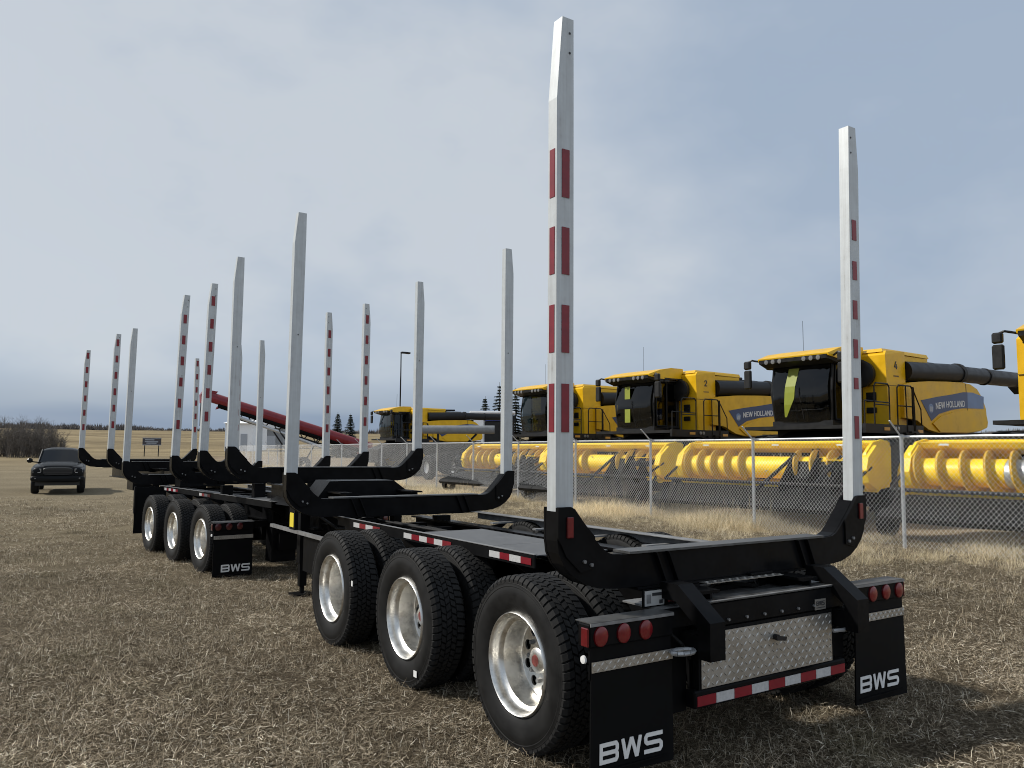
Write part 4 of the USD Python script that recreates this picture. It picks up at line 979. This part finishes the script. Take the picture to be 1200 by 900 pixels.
    # feeder house and pick-up header
    obj('feeder_house', MB().hull([(.6, -.7, 1.3), (.6, .7, 1.3), (.6, -.7, 2.0), (.6, .7, 2.0), (1.95, -.75, .75), (1.95, .75, .75), (1.95, -.75, 1.5), (1.95, .75, 1.5)]), 'chassis', C)
    if not header: return C
    hd = grp('pickup_header', C)
    YH = 2.42
    obj('back_sheet', MB().prism([(1.86, .85), (1.90, .85), (1.90, 1.46), (2.20, 1.58), (2.26, 1.68), (1.86, 1.72)], -YH, YH, 'xz'), 'yellow_dusty', hd)
    obj('top_beam', MB().cbox(1.70, 1.90, -YH, YH, 1.62, 1.74, .02), 'yellow_dusty', hd)
    obj('pan', MB().prism([(1.88, .86), (2.15, .70), (2.50, .72), (2.62, .80), (2.60, .83), (2.48, .76), (2.16, .74), (1.90, .90)], -YH, YH, 'xz'), 'yellow_dusty', hd)
    for s in (-1, 1):
        sh = [(1.70, .80), (1.66, 1.70), (1.95, 1.76), (2.28, 1.70), (2.52, 1.50), (2.66, 1.18), (2.58, .95), (2.42, .80), (2.05, .76)]
        obj('end_shield', MB().prism(sh, (YH)*s-(.05 if s > 0 else 0), (YH)*s+(.05 if s < 0 else 0), 'xz').prism([(1.8, .9), (1.78, 1.62), (2.3, 1.64), (2.6, 1.4), (2.68, 1.15), (2.6, .9), (2.3, .75)], YH*s-.09, YH*s+.09, 'xz'), 'yellow_dusty', hd)
    ax, az = 2.27, 1.15
    obj('auger_drum', MB().tube((ax, -YH+.06, az), (ax, -.8, az), .25, 24), 'yellow_dusty', hd, smooth=40)
    obj('auger_drum', MB().tube((ax, .8, az), (ax, YH-.06, az), .25, 24), 'yellow_dusty', hd, smooth=40)
    obj('bare_drum', MB().tube((ax, -.8, az), (ax, .8, az), .245, 24), 'galv' if chrome else 'yellow_dusty', hd, smooth=40)
    fg = MB()
    for k in range(12):
        a = k*2.4; yy = -.7+k*.127
        fg.tube((ax, yy, az), (ax+.33*math.sin(a), yy, az+.33*math.cos(a)), .012, 5)
    obj('auger_fingers', fg, 'galv', hd)
    obj('flighting', helix(-YH+.08, -.55, .24, .395, 4.4, 1, cx=ax, cz=az, thick=.06), 'flight', hd, smooth=True)
    obj('flighting', helix(YH-.08, .75, .24, .395, 4.0, -1, cx=ax, cz=az, thick=.06), 'flight', hd, smooth=True)
    # sheet ribs, hoses, drive guard and small decals
    for k in range(9):
        yy = -2.2+k*.55
        obj('sheet_rib', MB().box(1.90, 1.925, yy-.02, yy+.02, .95, 1.62), 'yellow_dusty', hd)
    hs = MB().path([(1.95, 1.0, 1.66), (2.25, 1.15, 1.5), (2.6, 1.4, 1.1), (2.75, 1.75, .75)], .035, 6).path([(1.92, .85, 1.7), (2.3, 1.05, 1.42), (2.66, 1.35, .98), (2.8, 1.6, .7)], .028, 6).path([(1.75, -2.0, 1.76), (1.78, -.5, 1.79), (1.75, 1.2, 1.77), (1.8, 2.2, 1.75)], .022, 6)
    obj('hydraulic_hose', hs, 'rubber', hd)
    obj('drive_guard', MB().hull([(2.3, 1.45, 1.32), (2.3, 2.2, 1.32), (2.75, 1.5, 1.22), (2.75, 2.2, 1.22), (2.72, 1.5, 1.1), (2.72, 2.2, 1.1), (2.3, 1.45, 1.25), (2.3, 2.2, 1.25)]), 'chassis', hd)
    for ya in (.75, 1.35, 1.95):
        obj('drive_plate', MB().prism([(2.40, 1.38), (2.60, 1.36), (3.05, .80), (3.0, .60), (2.75, .58), (2.45, .85)], ya-.02, ya+.02, 'xz'), 'black_steel', hd)
    obj('drive_shield', MB().prism([(2.38, 1.30), (2.50, 1.30), (2.66, .95), (2.66, .62), (2.60, .62), (2.60, .93)], .78, 1.92, 'xz'), 'black_steel', hd)
    obj('drive_arm', MB().tube((2.5, .8, 1.45), (3.3, .2, .55), .04, 8), 'cab_black', hd)
    obj('drive_arm', MB().tube((2.55, 1.9, 1.42), (3.3, 1.5, .6), .035, 8), 'cab_black', hd)
    obj('guard_cover', MB().box(2.32, 2.7, 1.6, 2.15, 1.325, 1.345), 'yellow_dusty', hd)
    for yy in (-1.9, 0.1, 1.7):
        obj('decal', MB().box(2.262, 2.266, yy-.09, yy+.09, 1.63, 1.665), 'white_paint', hd)
    # pick-up deck: belts with teeth, hold-down tube
    for k in range(7):
        ya = -2.36+k*.675; yb_ = ya+.655
        obj('belt', MB().prism([(2.62, .66), (2.72, .74), (3.62, .46), (3.70, .38), (3.64, .30), (3.5, .30), (2.66, .56)], ya, yb_, 'xz'), 'belt', hd)
    tt = MB()
    for r_ in range(6):
        for k in range(44):
            yy = -2.33+k*.1075; X = 2.85+r_*.15; Z = .69-(X-2.85)*.31
            tt.tube((X, yy, Z), (X+.05, yy, Z+.07), .006, 4, caps=False)
    obj('teeth', tt, 'chassis', hd, kind='stuff')
    hp = MB().tube((3.15, -2.4, .84), (3.15, 2.4, .84), .032, 12)
    for s in (-1, 1): hp.tube((2.5, 2.50*s, 1.2), (3.15, 2.42*s, .84), .03, 8)
    for k in range(30): yy = -2.3+k*.158; hp.tube((3.15, yy, .84), (2.72, yy, .78), .007, 4, caps=False)
    obj('hold_down', hp, 'chassis', hd)
    for s in (-1, 1):
        obj('gauge_wheel', MB().lathe([(2.47*s-.09, .12), (2.47*s-.09, .24), (2.47*s+.09, .24), (2.47*s+.09, .12)], 20, 'y', (3.2, 0, .25)), 'rubber', hd)
        obj('wheel_arm', MB().tube((3.2, 2.47*s, .25), (2.75, 2.47*s, .85), .04, 8), 'chassis', hd)
    return C
SP = 5.87
combine('yellow combine cut off by the right edge of the photo, mirror arm standing out', 14.15, 8.55-SP, PI+.03, None, chrome=True)
combine('big yellow combine with number 4 and lime sheet in its windscreen, behind right stake', 14.3, 8.55, PI+.03, '4')
combine('yellow combine with number 2, between the two tallest stakes', 14.5, 8.65+SP, PI+.03, '2', paper='pair')
combine('yellow combine with its cab half hidden behind the tallest striped stake', 14.9, 8.55+2*SP, PI+.03, None, paper=False)
combine('far yellow combine with black unloading tube, beyond the red grain auger', 17.5, 8.55+5.15*SP, PI+.03, None, paper=False, header=False)

# ------------------------------------------------------------------ yard things
def dep(px, py, D): return CAM + (CR*(px-600)/FPX + CU*(450-py)/FPX + CF)*D
# red grain auger
A0, A1 = np.array([10.2, 55.2, 5.45]), np.array([20.2, 49.6, 1.9])
G = thing('grain_auger', 'dark red portable grain auger raised high behind the fence', 'grain auger', (15, 52, float(gz(15, 52))))
sh = np.array([15, 52, float(gz(15, 52))])
rel = lambda p: np.asarray(p, float)-sh
d_ = (A1-A0)/np.linalg.norm(A1-A0)
obj('tube', MB().tube(rel(A0), rel(A1), .36, 16), 'auger_red', G, smooth=40)
obj('head', MB().hull([tuple(rel(A0)+np.array(o)) for o in ((-.3, -.3, .45), (.6, -.3, .35), (-.3, .3, .45), (.6, .3, .35), (-.55, -.3, .1), (-.55, .3, .1), (-.5, -.3, -.5), (-.5, .3, -.5), (.0, -.3, -.35), (.0, .3, -.35))]), 'auger_red', G)
obj('spout', MB().tube(rel(A0)+[-.25, 0, -.3], rel(A0)+[-.25, 0, -2.1], .26, 14), 'rubber', G, smooth=40)
obj('transport_arm', MB().hull([tuple(rel(A0)+np.array(o)) for o in ((.6, .4, -.9), (.7, .5, -.7), (1.5, .4, -.2), (2.2, .4, -.25), (2.0, .45, -.5), (1.2, .4, -.6))]), 'auger_red', G)
tr = MB()
tr.tube(rel(A0+d_*1.8)+[0, 0, -.9], rel(A0+d_*9)+[0, 0, -.85], .09, 8)
for k in range(8):
    a = A0+d_*(1.8+k*.95); tr.tube(rel(a)+[0, 0, -.25], rel(a+d_*.45)+[0, 0, -.9], .04, 6).tube(rel(a+d_*.45)+[0, 0, -.9], rel(a+d_*.95)+[0, 0, -.25], .04, 6)
tr.tube(rel(A0+d_*5)+[0, .7, -.9], (0.8, .9, .5), .06, 6).tube(rel(A0+d_*5)+[0, -.7, -.9], (.8, -.9, .5), .06, 6).tube(rel(A0+d_*8)+[0, -.3, -.5], (.8, -.9, .5), .05, 6)
obj('truss', tr, 'chassis', G)
obj('belly', MB().tube(rel(A0+d_*.8)+[0, 0, -.36], rel(A1)+[0, 0, -.36], .24, 10), 'black_steel', G, smooth=40)  # dark tube added to draw the black shadow under the auger
obj('side_ramp', MB().tube(rel(A0+d_*2.2)+[0, -.55, -.85], rel(A0+d_*8.6)+[0, -.75, -1.15], .12, 6), 'galv', G)
for s in (-1, 1):
    obj('wheel', MB().lathe([(.9*s-.12, .2), (.9*s-.13, .5), (.9*s+.13, .5), (.9*s+.12, .2)], 22, 'y', (.8, 0, .5)), 'rubber', G, smooth=40)
obj('hopper', MB().hull([tuple(rel(A1)+np.array(o)) for o in ((-.6, -.8, -.6), (.8, -.8, -.6), (.8, .8, -.6), (-.6, .8, -.6), (-.9, -1, .1), (1, -1, .1), (1, 1, .1), (-.9, 1, .1))]), 'auger_red', G)
# grey tube conveyor
g0 = float(gz(17, 32))
G = thing('tube_conveyor', 'grey tube conveyor on two rubber wheels behind the fence', 'conveyor', (16.9, 32, g0))
obj('tube', MB().tube((-1.3, .65, 2.5), (1.75, -1.3, 2.52), .21, 16), 'pipe_grey', G, smooth=40)
obj('frame', MB().tube((-.6, .3, .5), (-.6, .3, 2.3), .06, 6).tube((-.5, .2, .5), (1.0, -.8, 2.3), .06, 6).box(-1.1, 1.2, -.3, .3, .45, .6).box(-.8, -.1, -.2, .5, .6, 1.3), 'chassis', G)
for s in (-1, 1): 
    obj('wheel', MB().lathe([(.75*s-.15, .3), (.75*s-.16, .55), (.75*s-.1, .62), (.75*s+.1, .62), (.75*s+.16, .55), (.75*s+.15, .3)], 24, 'x', (-.4, .2, .62)), 'rubber', G, smooth=40)
    obj('rim', MB().lathe([(.75*s-.12, .3), (.75*s-.05, .26), (.75*s-.05, .0)], 20, 'x', (-.4, .2, .62)), 'galv', G)
# low rusty rack
g0 = float(gz(19.5, 30))
G = thing('steel_rack', 'low rusty red steel rack standing on the yard dirt', 'rack', (18.2, 27.2, float(gz(18.2, 27.2))))
m = MB()
for (a, b) in ((-.9, -.5), (.9, -.5), (-.9, .5), (.9, .5)): m.box(a-.05, a+.05, b-.05, b+.05, 0, .8)
obj('legs', m, 'brick_red', G)
m = MB()
for k in range(5): m.box(-1.0, 1.0, -.55+k*.25, -.42+k*.25, .5, .62)
m.box(-1, 1, -.58, -.5, .2, .45)
obj('slats', m, 'brick_red', G)
# lamp pole
b = np.array([27.5, 60.4]); g0 = float(gz(*b))
G = thing('light_pole', 'tall thin yard light pole with one square lamp head', 'light pole', (b[0], b[1], g0))
obj('pole', MB().tube((0, 0, 0), (0, 0, 10.4-g0), .075, 10, .05), 'cab_black', G, smooth=40)
obj('lamp_head', MB().cbox(.0, .85, -.18, .18, 10.3-g0, 10.45-g0, .03), 'cab_black', G)
obj('base', MB().lathe([(0, .25), (.5, .22), (.52, 0)], 14, 'z'), 'galv', G)
# white storage building
def shed(name, label, px0, px1, D, zt, depth, wall, roofm, ridge):
    a, c = dep(px0, 500, D), dep(px1, 500, D); mid = (a+c)/2; w = np.linalg.norm((c-a)[:2]); ang = math.atan2(c[1]-a[1], c[0]-a[0]); g0 = float(gz(mid[0], mid[1]))
    G = thing(name, label, 'building', (mid[0], mid[1], g0), ang)
    h = zt-g0
    obj('wall', MB().box(-w/2, w/2, 0, depth, -1, h), wall, G)
    obj('roof', MB().hull([(-w/2-.3, -.4, h), (w/2+.3, -.4, h), (-w/2-.3, depth+.4, h), (w/2+.3, depth+.4, h), (-w/2-.3, depth/2, h+ridge), (w/2+.3, depth/2, h+ridge)]), roofm, G)
    for k in range(2):
        cx = -w/2+w*(.3+.4*k); obj('door', MB().box(cx-w*.12, cx+w*.12, -.06, -.01, 0, h*.62), 'roof_grey', G)
    return G
shed('storage_shed', 'low white storage shed beyond the yard under the auger spout', 264, 296, 150, 6.6, 9, 'wall_white', 'wall_white', .8)
shed('workshop', 'grey roofed workshop beyond the yard between two stakes', 284, 332, 175, 6.4, 12, 'pipe_grey', 'pipe_grey', 2.4)
# blue truck box with white roof
p = dep(575, 492, 78); G = thing('box_truck', 'blue box truck with a white roof parked behind the combines', 'truck', (p[0], p[1], float(gz(p[0], p[1]))), -YAW)
h = p[2]-float(gz(p[0], p[1]))
obj('box', MB().cbox(-.5, 1.2, -1.2, 1.2, h-.15, h+.55, .05), 'blue', G); obj('bed', MB().box(-.5, 2.3, -1.1, 1.1, .7, h-.2), 'chassis', G); obj('roof', MB().cbox(-2.0, 2.4, -1.25, 1.25, h+.57, h+.8, .05), 'wall_white', G)
obj('cab', MB().cbox(-2.0, -.55, -1.1, 1.1, .7, h+.3, .15), 'wall_white', G)
for xx in (-1.4, 1.4): obj('wheel', MB().tube((xx, -1.2, .5), (xx, 1.2, .5), .5, 16), 'rubber', G, smooth=40)
# field sign
p = dep(178, 518, 112); g0 = float(gz(p[0], p[1])); G = thing('field_sign', 'small dark billboard with pale lettering out in the field', 'sign', (p[0], p[1], g0), -YAW+.45)
h = p[2]-g0
obj('board', MB().box(-1.2, 1.2, -.04, .04, h-.38, h+.52), 'sign_dark', G)
obj('frame', MB().box(-1.25, 1.25, -.05, .05, h+.52, h+.6).box(-1.25, 1.25, -.05, .05, h-.46, h-.38), 'roof_grey', G)
for xx in (-.9, .9): obj('post', MB().box(xx-.06, xx+.06, .04, .14, 0, h+.5), 'chassis', G)
m = MB()
for k, (a, b, z_) in enumerate(((-.9, .3, .25), (-.9, .8, -.02), (-.7, .6, -.22))): m.box(a, b, -.052, -.043, h+z_, h+z_+.12)
obj('print_lines', m, 'roof_grey', G)

# ------------------------------------------------------------------ pickup truck, facing the camera
def loft(secs, n=40, cap=True):
    """rounded-rectangle sections (y, half width, z0, z1, exponent) skinned along y"""
    t = np.arange(n)/n*2*PI; V, F = [], []
    for (y, w, z0, z1, e) in secs:
        c, s_ = np.cos(t), np.sin(t)
        V.append(np.c_[w*np.sign(c)*np.abs(c)**(2/e), np.full(n, y), (z0+z1)/2+(z1-z0)/2*np.sign(s_)*np.abs(s_)**(2/e)])
    m = len(secs); i = np.arange(n); j = (i+1) % n
    for k in range(m-1): F += [np.c_[k*n+i, (k+1)*n+i, (k+1)*n+j], np.c_[k*n+i, (k+1)*n+j, k*n+j]]
    V = np.vstack(V+[[[0, secs[0][0], (secs[0][2]+secs[0][3])/2]], [[0, secs[-1][0], (secs[-1][2]+secs[-1][3])/2]]])
    F += [np.c_[i, j, np.full(n, m*n)], np.c_[(m-1)*n+j, (m-1)*n+i, np.full(n, m*n+1)]]
    return V, np.vstack(F)
def pickup():
    bx, by = 0.12, 37.4
    G = thing('pickup_truck', 'black crew cab pickup truck parked on the grass facing us', 'pickup truck', (bx, by, float(gz(bx, by))), -.10)
    obj('body', loft([(-2.78, .70, .62, 1.06, 4), (-2.74, .88, .56, 1.12, 4), (-2.60, .96, .52, 1.17, 4), (-2.2, 1.0, .50, 1.22, 4.5), (-1.2, .99, .48, 1.28, 5), (0, .98, .46, 1.26, 6), (1.4, .98, .46, 1.24, 6), (2.9, .98, .50, 1.24, 6), (3.0, .94, .54, 1.2, 6)]), 'truck', G, smooth=50)
    obj('hood', loft([(-2.66, .55, 1.08, 1.17, 3), (-2.4, .66, 1.08, 1.27, 3), (-1.8, .70, 1.1, 1.33, 3), (-1.1, .72, 1.1, 1.34, 3)]), 'truck', G, smooth=60)
    obj('cab', loft([(-1.15, .80, 1.0, 1.24, 5), (-.80, .82, 1.0, 1.50, 5), (-.42, .79, 1.0, 1.80, 4.5), (-.1, .78, 1.0, 1.90, 4), (.6, .78, 1.0, 1.92, 4), (1.25, .77, 1.0, 1.86, 4), (1.65, .80, 1.0, 1.4, 5)]), 'truck', G, smooth=50)
    V = []
    for k in range(9):
        t = -1+k/4
        V += [(.76*t, -1.17+.10*t*t, 1.29), (.66*t, -.47+.07*t*t, 1.80)]
    Fq = []
    for k in range(8): Fq += [[2*k, 2*k+2, 2*k+3], [2*k, 2*k+3, 2*k+1]]
    obj('windscreen', (np.array(V), np.array(Fq)), 'truck_glass', G, smooth=True)
    for s in (-1, 1):
        obj('pillar', MB().tube((.80*s, -1.1, 1.27), (.69*s, -.42, 1.82), .04, 8), 'truck', G, smooth=40)
        obj('headlight', MB().hull([(s*.60, -2.79, .92), (s*.90, -2.70, .95), (s*.60, -2.79, 1.05), (s*.93, -2.64, 1.09), (s*.62, -2.7, .92), (s*.62, -2.7, 1.05), (s*.88, -2.60, 1.0)]), 'lamp', G)
        obj('daytime_light', MB().hull([(s*.62, -2.80, .885), (s*.90, -2.73, .905), (s*.62, -2.80, .905), (s*.90, -2.73, .925), (s*.62, -2.7, .885), (s*.9, -2.66, .91)]), 'white_tape', G)
        obj('fog_light', MB().cbox(s*.74-.09, s*.74+.09, -2.84, -2.74, .62, .69, .02), 'lamp', G)
        obj('mirror', MB().cbox(s*1.13-.11, s*1.13+.11, -.98, -.84, 1.26, 1.46, .06).tube((s*.84, -.88, 1.28), (s*1.08, -.9, 1.32), .03, 6), 'truck', G)
        for yy in (-1.75, 1.9):
            obj('wheel', MB().lathe([(s*.84-.13, .2), (s*.84-.14, .36), (s*.84-.1, .40), (s*.84+.1, .40), (s*.84+.15, .36), (s*.84+.14, .2), (s*.84+.1, 0)], 28, 'x', (0, yy, .40)), 'rubber', G, smooth=40)
    obj('grille', loft([(-2.82, .52, .80, 1.08, 5), (-2.70, .58, .76, 1.12, 5)]), 'truck_trim', G, smooth=40)
    m = MB()
    for k in range(3): m.box(-.50, .50, -2.832, -2.82, .85+k*.07, .862+k*.07)
    obj('grille_bars', m, 'truck', G)
    obj('bumper', loft([(-2.86, .70, .52, .72, 4), (-2.80, .92, .50, .78, 4), (-2.66, .98, .50, .78, 4)]), 'truck', G, smooth=50)
    obj('skid_plate', MB().box(-.8, .8, -2.7, -2.3, .36, .54), 'truck_trim', G)
pickup()

# ------------------------------------------------------------------ trees
def bare_tree_mesh(h, seed, spread=.55, depth=5, r0=None):
    g = np.random.default_rng(seed); trunk, twig = MB(), MB()
    r0 = r0 or h*.014
    def grow(p, d, L, r, k):
        q = p + d*L
        (trunk if k <= 1 else twig).tube(p, q, r, 5 if k < 2 else 3, r*.7, caps=False)
        if k >= depth: return
        nb = g.integers(3, 5) if k else g.integers(4, 7)
        for i in range(nb):
            a = g.normal(0, spread, 3); a[2] = abs(a[2])*.25+.12; nd = d*.8 + a; nd /= np.linalg.norm(nd)
            st = p + d*L*g.uniform(.45 if k else .3, 1.0)
            grow(st, nd, L*g.uniform(.5, .8), max(r*.55, .012), k+1)
    grow(np.zeros(3), np.array([g.normal(0, .05), g.normal(0, .05), 1.0]), h*.34, r0, 0)
    return trunk, twig
def bush_mesh(h, seed):
    """many thin stems from one stool, forking upward into a haze of fine twigs"""
    g = np.random.default_rng(seed); st, tw = MB(), MB()
    for _ in range(15):
        a = g.uniform(0, 2*PI); lean = g.uniform(.05, .5); d = np.array([math.cos(a)*lean, math.sin(a)*lean, 1.0]); d /= np.linalg.norm(d)
        p = np.array([g.normal(0, .45), g.normal(0, .45), 0.]); L = h*g.uniform(.6, 1.0)/4.0
        for k in range(4):
            nd = d+g.normal(0, .13, 3); nd[2] = abs(nd[2])+.15; nd /= np.linalg.norm(nd); q = p+nd*L
            st.tube(p, q, .05*(1-.2*k), 4, .05*(.8-.2*k)+.004, caps=False)
            for _t in range(7):
                s0 = p+(q-p)*g.uniform(); t = nd+g.normal(0, .62, 3); t[2] = abs(t[2])*.8+.2; t /= np.linalg.norm(t); Lt = h*g.uniform(.10, .26)
                e = s0+t*Lt; tw.tube(s0, e, .016, 3, .009, caps=False)
                for _u in range(4):
                    u0 = s0+(e-s0)*g.uniform(.2, 1); u = t+g.normal(0, .5, 3); u /= np.linalg.norm(u); tw.tube(u0, u0+u*Lt*g.uniform(.3, .7), .010, 3, .006, caps=False)
            p, d = q, nd
    return st, tw
spots = [(3, 118, 5.2), (18, 112, 5.0), (32, 116, 5.2), (46, 114, 5.0), (60, 112, 4.3), (11, 126, 5.8), (39, 126, 5.6), (53, 124, 4.9), (-10, 115, 5.4), (26, 121, 5.5), (70, 114, 3.0), (-24, 118, 5.4)]
bl = ['tangled bare bush at the far left edge of the photo', 'bare bush second from the left edge, grey brown twigs', 'bare bush above the left end of the pickup, dense twigs', 'rounded bare bush behind the pickup roof', 'shorter bare bush right of the pickup roof', 'taller bare tree rising at the back of the thicket, near the left edge', 'taller bare tree at the back of the thicket, above the pickup', 'loose bare bush at the back of the thicket, toward its right end', 'bare bush cut by the left edge of the photo', 'bare tree in the middle back of the thicket', 'lowest bare bush at the right end of the thicket', 'bare bush just outside the left edge']
for i, (px, D, h) in enumerate(spots):
    p = dep(px, 524, D); z = float(gz(p[0], p[1]))
    t, w = bush_mesh(h, 200+i)
    G = thing('bare_bush', bl[i], 'bush', (p[0], p[1], z-.1), group='bare thicket behind the pickup')
    obj('trunk', t, 'bark', G); obj('twigs', w, 'bark', G)
for i, (px, D, h, lb) in enumerate([(536, 96, 7.2, 'pale bare tree left of the spruces, behind the grey tube'), (552, 99, 7.0, 'bare tree between the black tube and the spruces'), (522, 110, 7.0, 'bare tree behind the rear of the far combine'), (320, 190, 9.5, 'bare tree behind the grey roofed workshop'), (345, 160, 8.2, 'bare tree behind the raised grain auger')]):
    p = dep(px, 524, D); z = float(gz(p[0], p[1])); t, w = bare_tree_mesh(h, 300+i, .6, 5)
    G = thing('bare_tree', lb, 'tree', (p[0], p[1], z-.1), group='bare trees behind the yard')
    obj('trunk', t, 'bark', G); obj('twigs', w, 'bark', G)
def spruce(px, D, ztop, label, seed, wid=.2):
    p = dep(px, 524, D); z0 = float(gz(p[0], p[1])); h = ztop-z0; g = np.random.default_rng(seed)
    G = thing('spruce_tree', label, 'tree', (p[0], p[1], z0-.1), group='spruces behind the yard')
    obj('trunk', MB().tube((0, 0, 0), (0, 0, h), h*.016, 7, .02), 'bark', G)
    cr = MB()
    z = h*.08
    while z < h*.985:
        f = 1-z/h; R = h*wid*f**.85+.12; nb = int(7+5*f); ph = g.uniform(0, 6.28)
        for k in range(nb):
            a = ph+k/nb*2*PI+g.normal(0, .15); r_ = R*g.uniform(.65, 1.15); dr = np.array([math.cos(a), math.sin(a), 0]); sd = np.array([-dr[1], dr[0], 0])
            droop = -.28-.25*g.uniform()*f; 
            for j in range(7):
                t0 = (j+.5)/7; c = dr*r_*t0+np.array([0, 0, z+droop*r_*t0+.10*t0*r_]); w = (.34*(1-t0)+.09)*r_*.8*g.uniform(.7, 1.3)
                L = r_*.24
                for s in (-1, 1):
                    e = c + sd*s*w + dr*L*.7 + np.array([0, 0, -.12*w-g.uniform(0, .12)])
                    cr.add([c-dr*L*.5, c+dr*L*.5+np.array([0, 0, .03]), e], [[0, 1, 2]])
                cr.add([c-sd*.07-np.array([0, 0, 0.02]), c+sd*.07, c+dr*L-np.array([0, 0, .16+.1*g.uniform()])], [[0, 1, 2]])
        z += h*.034*g.uniform(.8, 1.2)
    obj('crown', cr, 'needles', G)
spruce(585, 90, 9.7, 'tallest dark spruce, left of the half hidden combine cab', 1, .2)
spruce(568, 93, 8.3, 'smaller dark spruce just left of the tallest spruce', 2, .2)
spruce(604, 88, 8.9, 'dark spruce tip rising behind the combine cab roof', 3, .2)
spruce(395, 120, 7.6, 'small dark spruce tip left of the far combine', 4, .25)
spruce(410, 125, 7.6, 'small dark spruce tip behind the far combine cab', 5, .25)

# far woodland on the ridge, one mass
def wood():
    g = np.random.default_rng(5)
    N = 9000; b = YAW+g.uniform(-.80, .75, N); D = g.uniform(585, 780, N)
    x, y = CAM[0]+D*np.sin(b), CAM[1]+D*np.cos(b); z = gz(x, y)
    h = g.uniform(2.2, 5.0, N)*(.85+.2*np.sin(b*23)+.15*np.sin(b*61))
    V, F = [], []
    for k in range(12):
        a = g.uniform(0, 2*PI, N); w = g.uniform(.25, .6, N); lx = g.normal(0, 1.1, N); hh = h*g.uniform(.55, 1.1, N)
        ox, oy = g.normal(0, .9, N), g.normal(0, .9, N)
        V.append(np.stack([np.c_[x+ox-w*np.cos(a), y+oy-w*np.sin(a), z-.5], np.c_[x+ox+w*np.cos(a), y+oy+w*np.sin(a), z-.5],
                           np.c_[x+ox+lx*.6+w*.8*np.cos(a), y+oy+w*.8*np.sin(a), z+hh*.6], np.c_[x+ox+lx, y+oy+lx*.3, z+hh]], 1))
    V = np.concatenate(V).reshape(-1, 3); q0 = np.arange(len(V)//4)*4
    m = (V, np.vstack([np.c_[q0, q0+1, q0+2], np.c_[q0, q0+2, q0+3]]))
    obj('far_woodland', m, 'far_wood', label='dark bare woodland along the far ridge', cat='woodland', kind='stuff')
def GZ_at(x, y): return gz(np.array([x]), np.array([y]))[0]
wood()
